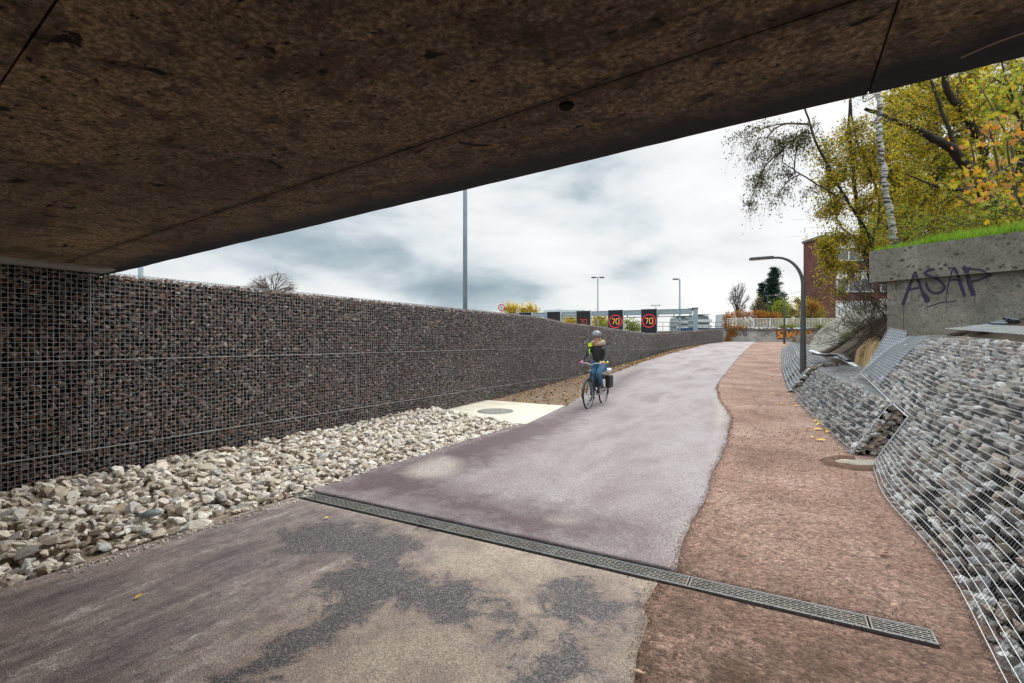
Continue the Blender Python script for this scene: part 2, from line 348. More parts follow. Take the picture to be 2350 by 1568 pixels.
# floor under the bridge
m, T = newmat('stained_concrete_floor'); M['floor'] = m
v, an, at_ = pathvec(T); wet = attr(T, 'wet'); lf = attr(T, 'lf')
nb = T.noise(v, 1.6, 6, .6, .3); nm = T.noise(v, 5.5, 6, .72, .4); ns = T.math('ADD', T.math('MULTIPLY', T.noise(T.vscale(v, (2.6, .55, 1)), 2.2, 8, .75, .3), .62), T.math('MULTIPLY', T.noise(T.vscale(v, (1.5, 1.0, 1)), 12, 8, .8, .3), .38))
base = T.ramp(nb, [(.28, (.20, .145, .110)), (.5, (.35, .268, .205)), (.75, (.47, .38, .29))])
leftc = T.ramp(ns, [(.38, (.065, .047, .045)), (.48, (.150, .115, .106)), (.55, (.25, .20, .175)), (.64, (.50, .45, .40))])
lfm = T.step(T.math('ADD', lf, T.math('MULTIPLY', T.math('SUBTRACT', nm, .5), 1.0)), .3, .7)
c = T.mix(lfm, base, leftc)
speck = T.noise(v, 75, 3, .7); c = T.mix(T.math('MULTIPLY', T.step(speck, .50, .60), .6), c, (.10, .082, .075)); c = T.mix(T.math('MULTIPLY', T.step(T.noise(v, 13, 6, .75, .3), .53, .66), .6), c, (.15, .125, .11))
w = T.math('ADD', wet, T.math('MULTIPLY', T.math('SUBTRACT', T.noise(v, 4.2, 9, .72, .5), .5), 2.6)); wf = T.step(w, .42, .62); halo = T.step(w, .05, .5)
c = T.mix(T.math('MULTIPLY', halo, .65), c, (.155, .112, .095))
gr = T.n('ShaderNodeTexVoronoi', {'Vector': T.pos, 'Scale': 120.0}); g1 = T.n('ShaderNodeSeparateColor', {0: gr.outputs['Color']}).outputs[0]
wc = T.ramp(g1, [(0, (.022, .015, .013)), (.45, (.060, .044, .040)), (.8, (.100, .078, .073)), (1, (.165, .135, .128))])
c = T.mix(wf, c, wc)
c = T.mix(1.0, c, T.ramp(g1, [(0, .72), (.5, 1.0), (1, 1.22)]), 'MULTIPLY')
setb(T, col=c, rough=T.ramp(wf, [(0, .8), (1, .58)]), spec=.5, nor=bump(T, T.math('ADD', gr.outputs['Distance'], T.math('MULTIPLY', speck, 1.2)), .6, .004))
# red dirt / cinder path
m, T = newmat('red_dirt'); M['dirt'] = m
v, an, at_ = pathvec(T); nb = T.noise(v, .7, 6, .65, .3); nm = T.noise(v, 9, 6, .75); nf = T.noise(v, 60, 4, .75)
c = T.ramp(nb, [(.3, (.205, .114, .080)), (.5, (.33, .200, .147)), (.7, (.45, .305, .238))])
c = T.mix(T.math('MULTIPLY', T.step(nm, .53, .63), .75), c, (.105, .058, .043)); c = T.mix(T.math('MULTIPLY', T.step(T.noise(v, 24, 5, .8), .53, .62), .7), c, (.085, .048, .036)); c = T.mix(T.math('MULTIPLY', T.step(T.noise(T.vscale(v, (2.2, .5, 1)), 1.3, 6, .7), .55, .7), .5), c, (.47, .33, .25))
lp = T.n('ShaderNodeTexVoronoi', {'Vector': T.pos, 'Scale': 42.0}); lc = T.n('ShaderNodeSeparateColor', {0: lp.outputs['Color']}).outputs[0]; c = T.mix(1.0, c, T.ramp(lc, [(0, .55), (.4, .9), (.8, 1.1), (1, 1.5)]), 'MULTIPLY'); c = T.mix(T.math('MULTIPLY', T.step(nf, .53, .64), .8), c, (.075, .043, .032)); c = T.mix(T.math('MULTIPLY', T.step(nf, .42, .30), .5), c, (.58, .46, .39))
near = T.step(at_, 4.6, 2.6); c = T.mix(T.math('MULTIPLY', T.math('MULTIPLY', near, T.step(T.noise(v, 2.6, 6, .75), .36, .60)), .85), c, (.085, .050, .034))  # patchy darker brown towards the camera, dimmer light put into the colour
setb(T, col=c, rough=.9, spec=.25, nor=bump(T, T.math('ADD', T.math('SUBTRACT', nf, T.math('MULTIPLY', lp.outputs['Distance'], .9)), T.math('MULTIPLY', nm, 2.0)), .9, .014))
# dark soil
m, T = newmat('dark_soil'); M['soil'] = m
a = attr(T, 'clay'); nb = T.noise(T.pos, 3.5, 7, .7); nf = T.noise(T.pos, 30, 5, .75); st = T.noise(T.vscale(T.pos, (6, 6, .8)), 2.2, 5, .7)
c = T.ramp(nf, [(.3, (.028, .020, .015)), (.52, (.075, .055, .040)), (.72, (.17, .13, .095))]); c = T.mix(T.math('MULTIPLY', T.step(nb, .5, .65), .5), c, (.14, .10, .07))
cl_ = T.ramp(st, [(.32, (.16, .095, .045)), (.5, (.42, .28, .14)), (.7, (.58, .43, .26))])
c = T.mix(T.step(T.math('ADD', a, T.math('MULTIPLY', T.math('SUBTRACT', nb, .5), .9)), .4, .6), c, cl_)
setb(T, col=c, rough=.95, spec=.15, nor=bump(T, T.math('ADD', nf, T.math('MULTIPLY', nb, 2.0)), 1.0, .03))
M['verge'] = simple('brown_verge_soil', (.16, .11, .075), .95, 0, .4, 12, .2, .9, 45, dirt=(.29, .21, .14))
M['terrain'] = simple('rough_ground', (.13, .12, .07), .95, 0, .3, .6, .2, .5, 5)
M['grassy'] = simple('grassy_top', (.06, .12, .02), .9, 0, .35, 3, .2, .5, 20)
M['road'] = simple('grey_road', (.10, .10, .10), .85, 0, .15, 1, .3)
# brick
m, T = newmat('red_brick'); M['brick'] = m
s = T.n('ShaderNodeSeparateXYZ', {0: T.obj}); bv = T.n('ShaderNodeCombineXYZ', {0: T.math('ADD', s.outputs[0], s.outputs[1]), 1: s.outputs[2], 2: 0.0}).outputs[0]
bk = T.n('ShaderNodeTexBrick', {'Vector': bv, 'Color1': (.19, .052, .040), 'Color2': (.12, .036, .032), 'Mortar': (.24, .18, .16), 'Scale': 1.0, 'Mortar Size': .012, 'Brick Width': .42, 'Row Height': .16})
setb(T, col=T.mix(1.0, bk.outputs['Color'], T.ramp(T.noise(T.obj, .6, 5, .6), [(.3, .75), (.7, 1.2)]), 'MULTIPLY'), rough=.9, spec=.2)
M['render_white'] = simple('pale_render', (.60, .60, .58), .8, 0, .08, 1)
M['shutter'] = simple('white_shutter', (.70, .71, .69), .6, 0, .06, 1)
M['glass'] = simple('window_glass', (.10, .12, .14), .08, 0, .2, .5, .8)
M['glass_blue'] = simple('blue_glass_facade', (.30, .44, .54), .25, 0, .2, .08, .6)
M['slab_pale'] = simple('pale_balcony_concrete', (.52, .55, .56), .7, 0, .1, .3)
M['tower_dark'] = simple('recessed_facade', (.20, .25, .28), .5, 0, .3, .15)
M['blue_banner'] = simple('blue_tarpaulin', (.012, .07, .24), .5, 0, .15, .5)
# birch
m, T = newmat('birch_bark'); M['birch'] = m
nb = T.noise(T.vscale(T.pos, (2.0, 2.0, 10)), 1.5, 6, .75, .4); c = T.ramp(nb, [(.42, (.56, .55, .51)), (.50, (.40, .38, .35)), (.54, (.040, .036, .032))])
c = T.mix(T.step(T.noise(T.pos, 4, 4), .62, .68), c, (.10, .08, .07))
setb(T, col=c, rough=.8, nor=bump(T, nb, .5, .01))
# foliage palettes
M['lf_alder'] = leafmat('olive_yellow_leaves', [(.03, .04, .008), (.09, .105, .014), (.20, .21, .02), (.36, .33, .028), (.54, .43, .035), (.34, .33, .04), (.60, .36, .03), (.26, .16, .03)])
M['lf_maple'] = leafmat('green_maple_leaves', [(.05, .075, .012), (.14, .185, .02), (.25, .30, .03), (.38, .40, .04), (.56, .46, .04), (.62, .40, .03)])
M['lf_turn'] = leafmat('yellow_orange_maple_leaves', [(.14, .17, .02), (.40, .35, .02), (.62, .40, .02), (.62, .22, .02), (.40, .20, .11), (.22, .28, .04)])
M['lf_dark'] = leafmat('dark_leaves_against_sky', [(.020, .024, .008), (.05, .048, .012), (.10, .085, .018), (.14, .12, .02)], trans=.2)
M['lf_conifer'] = leafmat('conifer_needles', [(.006, .020, .014), (.012, .040, .026), (.022, .062, .034)], trans=.1)
M['lf_yellow'] = leafmat('yellow_poplar_leaves', [(.30, .22, .02), (.52, .38, .03), (.66, .46, .04), (.35, .31, .05)])
M['lf_orange'] = leafmat('orange_creeper_leaves', [(.05, .09, .012), (.10, .14, .02), (.42, .11, .02), (.55, .17, .05), (.14, .12, .02)])
M['lf_brown'] = leafmat('sparse_brown_leaves', [(.14, .11, .05), (.26, .21, .08), (.20, .26, .05)])
M['lf_green'] = leafmat('fresh_green_leaves', [(.06, .11, .012), (.16, .24, .02), (.30, .34, .03), (.36, .30, .03)])
M['grass'] = leafmat('bright_grass', [(.06, .15, .012), (.13, .28, .02), (.22, .38, .03), (.32, .40, .06)], trans=.4)
M['flower'] = simple('yellow_flower', (.75, .60, .02), .6, 0, .1, 40)
# ------------------------------------------------------------------ ground sheets
def smooth01(x): x = np.clip(x, 0, 1); return x*x*(3-2*x)
# terrain to the horizon; lower behind the gabion wall where the motorway runs in its cutting
ax = np.concatenate([np.linspace(-900, -60, 15), np.arange(-55, 90, 2.5), np.linspace(95, 1200, 18)])
ay = np.concatenate([np.arange(-40, 90, 2.0), np.linspace(95, 2400, 24)])
Xg, Yg = np.meshgrid(ax, ay, indexing='ij'); ng, tg = NTof(Xg, Yg)
lim = np.interp(tg, [-50, 14, 30, 45, 60, 400, 3000], [-9.0, -9.0, -8.8, -8.0, -8.0, -60, -60])
Zg = g(Yg)-.12; Zg = np.where(ng < lim, -4.5, Zg); Zg = np.where((Yg > 62), -4.5+6.0*smooth01((ng+2)/8.0)*smooth01((130-Yg)/40), Zg)
o = MB().grid(np.stack([Xg, Yg, Zg], -1)).build('ground', M['terrain']); tag(o, kind='structure')
# motorway in the cutting
mw = MB(); a0 = np.array(XY(-22, -40)); a1 = np.array(XY(-22, 260)); pr = np.array([DY, -DX])*11.5
mw.add([(*(a0-pr), -4.47), (*(a0+pr), -4.47), (*(a1+pr), -4.47), (*(a1-pr), -4.47)], [[0, 1, 2, 3]])
tag(mw.build('motorway', M['road']), kind='structure')

def sheet(name, tvals, nl, nr, nn, mat, lift, skirt=.02, extra=None, rough=0.0, rs=.5, parent=None):
    tv = np.asarray(tvals); L = nl(tv); Rr = nr(tv); u = np.linspace(0, 1, nn)[None]
    Nn = L[:, None]*(1-u)+Rr[:, None]*u; Tt = np.repeat(tv[:, None], nn, 1); X, Y = XY(Nn, Tt)
    Z = g(Y)+lift+rough*fbm(X, Y, rs, 3)
    # skirts at both sides and both ends
    V = np.stack([X, Y, Z], -1)
    def down(A): B = A.copy(); B[..., 2] -= skirt; return B
    V = np.concatenate([down(V[:1]), V, down(V[-1:])], 0); V = np.concatenate([down(V[:, :1]), V, down(V[:, -1:])], 1)
    Nn, Tt = NTof(V[..., 0], V[..., 1])
    at = extra(Nn, Tt) if extra else {}
    o = MB().grid(V, **at).build(name, mat, None, True)
    return tag(o, kind='structure')
def curveN(pts):                              # photo outline points on the ground -> n as a function of t
    q = np.array([NTof(*GP(*p)) for p in pts]); q = q[np.argsort(q[:, 1])]
    return q
_le = curveN([(720, 1126), (1138, 978), (1208, 973), (1294, 937), (1400, 861), (1470, 834), (1530, 815), (1600, 797)])
_re = curveN([(1548, 1318), (1585, 1220), (1622, 1130), (1650, 1055), (1672, 995), (1676, 955), (1648, 912), (1650, 880), (1678, 842), (1705, 811), (1722, 795)])
LE = lambda t: np.interp(t, np.r_[_le[:, 1], 47, 60], np.r_[_le[:, 0], _le[-1, 0]+.3, _le[-1, 0]+1])
_rt = np.linspace(_re[0, 1], _re[-1, 1], 200)
_rn = spline(_re, 200); 
RE0 = lambda t: np.interp(t, np.r_[_rn[:, 1], 60], np.r_[_rn[:, 0], _rn[-1, 0]])
RE = lambda t: RE0(t)+.05*fbm(t, t*0, .28, 5)+.06*fbm(t, t*0, 1.1, 8)
print('asphalt edges', _le.round(2).tolist(), _re.round(2).tolist())
W2D = .724; T0, T1 = 3.44, 3.60                            # trench drain
def poly_sdf(P, Xq, Yq):
    P = np.asarray(P); best = np.full(Xq.shape, 1e9); inside = np.zeros(Xq.shape, bool)
    for i in range(len(P)):
        a = P[i]; b = P[(i+1) % len(P)]; ab = b-a; h = np.clip(((Xq-a[0])*ab[0]+(Yq-a[1])*ab[1])/(ab@ab), 0, 1)
        best = np.minimum(best, np.hypot(Xq-a[0]-h*ab[0], Yq-a[1]-h*ab[1]))
        c = ((a[1] > Yq) != (b[1] > Yq)) & (Xq < (b[0]-a[0])*(Yq-a[1])/(b[1]-a[1]+1e-12)+a[0]); inside ^= c
    return np.where(inside, best, -best)
def blobs(polys, n, t, width=.22):
    out = np.zeros(n.shape)
    for P in polys:
        P = spline(np.array([NTof(*GP(*p)) for p in P]), 5*len(P), True)
        out = np.maximum(out, np.clip(.5+poly_sdf(P, n, t)/width, 0, 1))
    return out
WETF = [[(440, 1600), (560, 1520), (690, 1440), (760, 1380), (720, 1345), (790, 1310), (900, 1290), (960, 1330), (1050, 1335), (1110, 1370), (1080, 1440), (1000, 1430), (900, 1400), (820, 1440), (700, 1510), (600, 1560), (520, 1610)],
        [(1180, 1620), (1200, 1520), (1260, 1470), (1270, 1420), (1240, 1375), (1330, 1345), (1400, 1365), (1440, 1410), (1390, 1450), (1350, 1420), (1340, 1500), (1370, 1560), (1350, 1620)],
        [(1120, 1420), (1150, 1405), (1170, 1420), (1140, 1440)], [(1150, 1455), (1180, 1440), (1200, 1455), (1170, 1470)],
        [(640, 1230), (760, 1200), (900, 1225), (960, 1250), (900, 1290), (760, 1285), (660, 1262)], [(930, 1190), (1010, 1205), (980, 1225)]]
LEFTF = [[(-200, 1700), (-400, 1400), (60, 1340), (640, 1150), (760, 1160), (960, 1225), (1000, 1260), (820, 1300), (700, 1340), (640, 1420), (420, 1560), (300, 1700)]]
def fl_extra(n, t): return dict(wet=blobs(WETF, n, t, .42), lf=blobs(LEFTF, n, t, 1.2))
flr = lambda t: np.interp(t, [-6, 1.2, 2.0, 2.55, 2.9, 3.2, T0], [-.55, -.55, -.52, -.40, -.15, .03, .10])+.05*fbm(t, t*0, .35, 2)
print('floor/dirt', [NTof(*GP(*p)) for p in ((1455, 1560), (1480, 1440), (1500, 1345))])
c_ = np.array([NTof(*GP(*p)) for p in ((1455, 1567), (1462, 1500), (1490, 1430), (1475, 1400), (1505, 1345))]); c_ = c_[np.argsort(c_[:, 1])]
flr = lambda t: np.interp(t, c_[:, 1], c_[:, 0])+.05*fbm(t, t*0, .3, 2)
sheet('underpass_floor', np.arange(-6, T0-.001, .04), lambda t: t*0-4.55+.02*fbm(t, t*0, .6, 4), flr, 150, M['floor'], .012, extra=fl_extra)
WETA = [[(760, 1128), (860, 1082), (1000, 1030), (1138, 985), (1300, 945), (1420, 870), (1480, 848), (1400, 905), (1300, 975), (1130, 1060), (1010, 1100), (1120, 1150), (1290, 1190), (1430, 1205), (1480, 1235), (1330, 1240), (1200, 1232), (1080, 1205), (930, 1160), (820, 1140)]]
SANDA = [[(920, 1085), (1010, 1050), (1060, 1062), (1040, 1095), (960, 1105)], [(1250, 1190), (1330, 1200), (1290, 1215)], [(1560, 1320), (1590, 1225), (1570, 1190), (1530, 1310)], [(1640, 905), (1670, 950), (1650, 1000), (1630, 1060), (1640, 960)]]
def as_extra(n, t): return dict(wet=blobs(WETA, n, t, 1.1), sand=blobs(SANDA, n, t, .45))
ta = np.concatenate([np.arange(T1+.03, 14, .05), np.arange(14, 30, .1), np.arange(30, 62, .4)])
sheet('asphalt_path', ta, lambda t: LE(t)+.015*fbm(t, t*0, .2, 4), RE, 90, M['asphalt'], .026, extra=as_extra)
td = np.concatenate([np.arange(T1+.03, 12, .08), np.arange(12, 62, .4)])
sheet('dirt_path', td, lambda t: np.minimum(LE(t)+.3, -4.0), lambda t: t*0+2.2, 100, M['dirt'], 0.0, rough=.012, rs=.35)
sheet('dirt_path', np.arange(-6, T0-.001, .06), lambda t: t*0-1.2, lambda t: t*0+2.4, 70, M['dirt'], 0.003, rough=.012, rs=.3)
sheet('dirt_path', np.arange(T0-.03, T1+.08, .03), lambda t: t*0+W2D, lambda t: t*0+2.4, 40, M['dirt'], 0.002, rough=.012, rs=.3)
# soil verge between the wall and the asphalt beyond the pad
tvv = np.arange(8.3, 48, .2)
def vl(t): return np.interp(t, [8, 14, 30, 48], [-7.0, -7.0, -6.9, -6.6])
sheet('soil_verge', tvv, vl, lambda t: LE(t)+.04, 26, M['verge'], .012, rough=.035, rs=.5)
sheet('stone_bed_base', np.arange(-6, 8.6, .3), lambda t: t*0-7.0, lambda t: t*0-4.56, 6, simple('stone_bed_dust', (.27, .215, .155), .95, 0, .4, 14, .2, .9, 40), .0)
# crushed limestone bed
mb = MB(); P = []
for lay, (dens, dz) in enumerate(((150, .0), (175, .045), (80, .085))):
    m_ = int(14.6*2.35*dens); n_ = RNG.uniform(-6.80, -4.56, m_); t_ = RNG.uniform(-5.8, 8.75, m_)
    endt = np.interp(n_, [-6.8, -5.6, -4.5], [8.55, 8.3, 8.35]); k = t_ < endt+RNG.normal(0, .05, m_)
    if lay == 2: k &= n_ < -4.85
    n_, t_ = n_[k], t_[k]; x_, y_ = XY(n_, t_)
    hz_ = g(y_)+dz+.02+.07*smooth01((-4.5-n_)/2.2)-.05*smooth01((n_+4.8)/.25)*(lay > 0)
    P.append(np.stack([x_, y_, hz_], 1))
P = np.concatenate(P); sz = np.clip(RNG.lognormal(math.log(.084), .33, len(P)), .04, .19); sz *= np.where(NTof(P[:, 0], P[:, 1])[1] > 4, .95, 1.05)
stones(mb, P, sz, ROCK_HI, .45)
o = mb.build('crushed_stone_bed', M['rock_cream']); tag(o, 'bed of cream crushed limestone along the foot of the left gabion wall', 'crushed stone', kind='stuff')
# smooth grey round-edged stone lying on it
x_, y_ = GP(345, 1216); mb = MB(); mb.lathe([(0, -.03), (.05, -.028), (.078, -.012), (.082, 0), (.076, .012), (.05, .026), (0, .03)], 20)
o = mb.build('flat_stone', simple('slate_grey_stone', (.16, .18, .19), .5, 0, .2, 12), None, True, (x_, y_, g(y_)+.14)); o.rotation_euler = (R(12), R(-6), .3); o.scale = (1.0, .62, .8)
tag(o, 'smooth dark grey disc-shaped stone among the cream crushed stones', 'stone')
# concrete pad with manhole cover
pd = empty('concrete_pad', (*XY(-5.6, 9.7), 0), 'cream concrete slab around the round manhole cover beside the gabion wall', 'concrete pad')
mb = MB(); q = [XY(-6.83, 8.35), XY(-4.40, 8.45), XY(-4.70, 11.07), XY(-6.90, 10.95)]
zz = [g(p[1])+.035 for p in q]; mb.add([(*p, z) for p, z in zip(q, zz)]+[(*p, z-.2) for p, z in zip(q, zz)], [[0, 1, 2, 3], [4, 7, 6, 5], [0, 4, 5, 1], [1, 5, 6, 2], [2, 6, 7, 3], [3, 7, 4, 0]])
s_ = part('slab', mb, M['conc_new'], pd)
mb = MB(); c_n, c_t = NTof(*GP(1208, 977)); mk = [XY(c_n+.0, c_t+.0), XY(c_n-.09, c_t+.9)]
cx, cy = GP(1137, 948)
def padz(x, y):
    A = np.array([[*p, 1] for p in q]); co = np.linalg.lstsq(A, np.array(zz), rcond=None)[0]; return co@np.array([x, y, 1])
cz = padz(cx, cy); sl = (padz(cx, cy+1)-padz(cx, cy))
mc = empty('manhole_cover', (cx, cy, cz), 'round ribbed iron manhole cover set in the cream concrete slab', 'manhole cover')
mb = MB(); mb.lathe([(.405, -.02), (.405, .006), (.375, .006), (.375, -.001)], 40); fr = mb.build('frame', M['wire_dark'], mc, True)
mb = MB(); mb.lathe([(.372, -.01), (.372, .003), (0, .003)], 40); mb.build('lid', simple('iron_lid', (.20, .19, .175), .6, .2, .3, 14, dirt=(.34, .29, .22)), mc)
mb = MB()
for i in range(-6, 7):
    w_ = math.sqrt(max(0, .34**2-(i*.052)**2))
    for s__ in np.arange(-w_, w_-.05, .11): mb.box((s__+.04, i*.052, .007), (.07, .026, .008))
mb.build('rib', simple('pale_worn_iron', (.40, .38, .34), .6, .2, .2, 14), mc); mc.rotation_euler = (math.atan(sl), 0, R(-20))
# trench drain: channel below, long bars and cross ribs in one metre sections
td_ = empty('trench_drain', (*XY(-1.9, 3.52), 0), 'long slotted metal trench drain grating crossing the path', 'drain')
mb = MB(); W2 = .72
def npx(n0, n1, t0, t1, z0, z1, mb):
    c = [XY(n0, t0), XY(n1, t0), XY(n1, t1), XY(n0, t1)]; return mb.prism(c, z0, z1)
npx(-4.6, W2+.02, T0, T1, -.11, -.10, mb); npx(-4.6, W2+.02, T0-.004, T0, -.11, -.004, mb); npx(-4.6, W2+.02, T1, T1+.034, -.11, -.006, mb); npx(W2+.02, W2+.045, T0, T1, -.11, -.015, mb)
part('channel', mb, M['void'], td_)
mb = MB(); npx(-4.58, W2, T0+.001, T0+.009, -.02, .016, mb); npx(-4.58, W2, T1-.009, T1-.001, -.02, .016, mb)
part('edge_rail', mb, M['wire_dark'], td_)
grm = simple('worn_grating_metal', (.19, .175, .155), .6, .25, .3, 8, dirt=(.22, .18, .14)); secs = np.arange(-4.58, W2, 1.0)
for i, n0 in enumerate(secs):
    n1 = min(n0+.994, W2); mb = MB()
    for j in range(6): tt = T0+.016+j*.0235; npx(n0+.004, n1, tt, tt+.0085, -.012, .0155, mb)
    k = 0
    for nn_ in np.arange(n0+.004, n1-.01, .033):
        for j in range(5):
            if (j+k) % 2 == 0: tt = T0+.0245+j*.0235; npx(nn_, nn_+.009, tt, tt+.015, -.008, .0135, mb)
        k += 1
    npx(n0+.004, n0+.013, T0+.011, T1-.011, -.010, .0148, mb); npx(n1-.009, n1, T0+.011, T1-.011, -.010, .0148, mb)
    part('grating', mb, grm, td_)
# drain pit beside the opening in the right-hand gabion
px0, py0 = GP(1963, 1066)
dp = empty('drain_pit', (px0, py0, g(py0)), 'small sunken drain pit with pale expanded metal grate beside the gap in the right gabion', 'drain pit')
mb = MB(); th = np.linspace(R(60), R(300), 40); rr = .30
ring = np.array([[[math.cos(a)*(r0+.025*math.sin(a*7+r0*9)), math.sin(a)*(r0+.02*math.sin(a*5))*.85, z_] for r0, z_ in ((.25, .010), (.29, .05), (.34, .055), (.39, .03), (.45, -.01))] for a in th])
mb.grid(ring[:, ::-1]); mb.build('soil_rim', simple('damp_dark_cinder', (.13, .075, .055), .95, 0, .35, 20, .2, .8, 50), dp, True)
mb = MB(); mb.lathe([(.30, .004), (.27, .0135), (0, .0135)], 28); mb.build('pit_floor', simple('sandy_pit_floor', (.42, .36, .26), .9, 0, .25, 12, .2, .6, 60, dirt=(.24, .15, .11)), dp)
mb = MB()
for i in range(-7, 8):
    mb.tube([(i*.03-.06+.08, -.20, .024), (i*.03+.06+.08, .10, .024)], .005, 4); mb.tube([(i*.03+.06+.08, -.20, .032), (i*.03-.06+.08, .10, .032)], .005, 4)
mb.build('grate', simple('dusty_grate', (.50, .46, .38), .8, 0, .15, 9), dp)

# loose crumbs of the red cinder surface, densest along its ragged edges
mb = MB(); n_ = RNG.uniform(-.9, 1.0, 5000); t_ = 1.6+9*RNG.random(5000)**1.8; k = n_ > np.where(t_ < T0, flr(t_)-.04, RE(t_)-.03); n_, t_ = n_[k], t_[k]
m_ = 2600; t2 = 3.65+14*RNG.random(m_)**1.5; n2_ = RE(t2)+RNG.normal(.01, .035, m_); n3 = flr(RNG.uniform(1.2, 3.4, 1500))*0; t3 = RNG.uniform(1.2, 3.4, 1500); n3 = flr(t3)+RNG.normal(.01, .035, 1500)
n4 = RNG.uniform(-4.5, .7, 1500); t4 = np.where(RNG.random(1500) < .5, T0-np.abs(RNG.normal(0, .03, 1500)), T1+.03+np.abs(RNG.normal(0, .04, 1500)))
t5 = RNG.uniform(1.5, 8.3, 1500); n5 = -4.50+np.abs(RNG.normal(0, .06, 1500))
for (na, ta_, off, szr, mt, nm, lb) in ((np.r_[n_, n2_, n3], np.r_[t_, t2, t3], .010, (.004, .012), 'crumb', 'dirt_crumbs', 'loose red-brown crumbs scattered over the dirt strip and its ragged edge'), (np.r_[n4], np.r_[t4], .018, (.004, .011), 'grit', 'drain_grit', 'fine dark grit lying along both sides of the trench drain'), (n5, t5, .018, (.006, .03), 'rock_cream', 'stone_chips', 'small pale chips spilled from the stone bed onto the paving edge')):
    if mt == 'crumb': M['crumb'] = rockmat('red_cinder', [(.17, .09, .062), (.27, .155, .11), (.40, .26, .20), (.20, .11, .078), (.30, .18, .13), (.11, .06, .045)], .9)
    if mt == 'grit': M['grit'] = rockmat('dark_grit', [(.03, .022, .018), (.09, .065, .05), (.16, .12, .09)], .9)
    x_, y_ = XY(na, ta_); lift = np.where((mt == 'crumb') & (na < np.where(ta_ < T0, flr(ta_), RE(ta_))), .020, 0)
    mb = stones(MB(), np.c_[x_, y_, g(y_)+off+lift], RNG.uniform(*szr, len(na))*np.clip(ta_/5, 1, 2.2), ROCK_LO, .6); o = mb.build(nm, M[mt]); tag(o, lb, 'grit', kind='stuff')
# ------------------------------------------------------------------ bridge
ZS = EYE+.80
te = lambda n: 2.79-.1155*(n+7.05)
def seam(n, off): return te(n)-off
br = empty('concrete_bridge', (*XY(-2, -3), 0), 'dark pitted concrete bridge deck passing low overhead', 'bridge')
def soffit_panel(n0, n1, f0, f1, nn, nt_, zoff=0):
    u = np.linspace(n0, n1, nn)[:, None]; v = np.linspace(0, 1, nt_)[None]; T_ = f0(u)*(1-v)+f1(u)*v; Nn = u+0*v
    X, Y = XY(Nn, T_); ed = te(Nn)-T_; Z = np.full(X.shape, ZS+zoff)+.006*fbm(X, Y, .5, 9)
    V = np.stack([X, Y, Z], -1); up = lambda A: A+np.array([0, 0, .06])
    V = np.concatenate([up(V[:1]), V, up(V[-1:])], 0); V = np.concatenate([up(V[:, :1]), V, up(V[:, -1:])], 1)
    E = np.pad(ed, 1, mode='edge'); return MB().grid(V[::-1], edge=E[::-1])
G_ = .0028
ragged = lambda n: te(n)+.016*fbm(n, n*0, .4, 21)+.008*fbm(n, n*0, .08, 22)
pan = [(-9.5, .23-G_, lambda n: te(n)-.56+G_, ragged, 120, 12), (.23+G_, 9, lambda n: te(n)-.56+G_, ragged, 90, 12),
       (-9.5, 9, lambda n: te(n)-1.66+G_, lambda n: te(n)-.56-G_, 60, 8), (-9.5, 9, lambda n: te(n)-4.0, lambda n: te(n)-1.66-G_, 40, 8), (-9.5, 9, lambda n: te(n)-11.0, lambda n: te(n)-4.0-G_*2, 30, 8)]
for p in pan: part('soffit_panel', soffit_panel(*p), M['soffit'], br)
mb = MB(); mb.prism([XY(-9.6, te(-9.6)-.02), XY(-9.6, te(-9.6)-11), XY(9, te(9)-11), XY(9, te(9)-.02)], ZS+.06, ZS+.75); part('deck', mb, M['conc_old'], br)
mb = MB(); mb.prism([XY(-9.6, te(-9.6)-.35), XY(-9.6, te(-9.6)-.02), XY(9, te(9)-.02), XY(9, te(9)-.35)], ZS+.75, ZS+1.5); part('parapet', mb, M['conc_old'], br)
mb = MB(); mb.prism([XY(-7.5, te(-7.5)-.12), XY(-7.5, -9), XY(-6.45, -9), XY(-6.42, te(-6.4)-.12)], ZS-.022, ZS+.02); part('bearing_strip', mb, M['conc_grey'], br)
mb = MB(); mb.prism([XY(-9.5, te(-9)-.4), XY(-9.5, -8.5), XY(-8.0, -8.5), XY(-8.0, te(-8)-.4)], -4.6, ZS+.06); mb.prism([XY(4.0, te(4)-.6), XY(4.0, -8.5), XY(5.2, -8.5), XY(5.2, te(5)-.6)], -.3, ZS+.06); part('abutment', mb, M['conc_grey'], br)
mb = MB(); mb.prism([XY(-9.6, te(-9.6)-.012), XY(-9.6, te(-9.6)-11), XY(9, te(9)-11), XY(9, te(9)-.012)], ZS+.022, ZS+.03); mb.prism([XY(.20, te(.2)-.10), XY(.26, te(.26)-.10), XY(.26, te(.26)+.004), XY(.20, te(.20)+.004)], ZS+.008, ZS+.05); part('seam_blackout', mb, M['void'], br)  # added black plate and block: darken the seams, stop sky leaking through
hx, hy = ((1300-1175)/F*(F*.80/(784-240)), F*.80/(784-240))
mb = MB(); mb.lathe([(.026, -.004), (.022, -.012), (.0, -.013)], 14, (hx, hy, ZS)); part('drain_hole', mb, M['void'], br)
mb = MB(); a_ = [((x-1175)/F*(F*.79/(784-y)), F*.79/(784-y), EYE+.79) for x, y in ((2205, 133), (2262, 108), (2330, 82), (2420, 55))]; mb.tube(spline(a_, 20), .0022, 5); part('pale_streak', mb, simple('pale_scratch_tone', (.5, .38, .30), .6), br)  # thin tube added to draw a pale scratch on the underside

# ------------------------------------------------------------------ gabion basket generators
def wire_pairs(mb, P, r, k=4): mb.tube(P, r, k, caps=False)
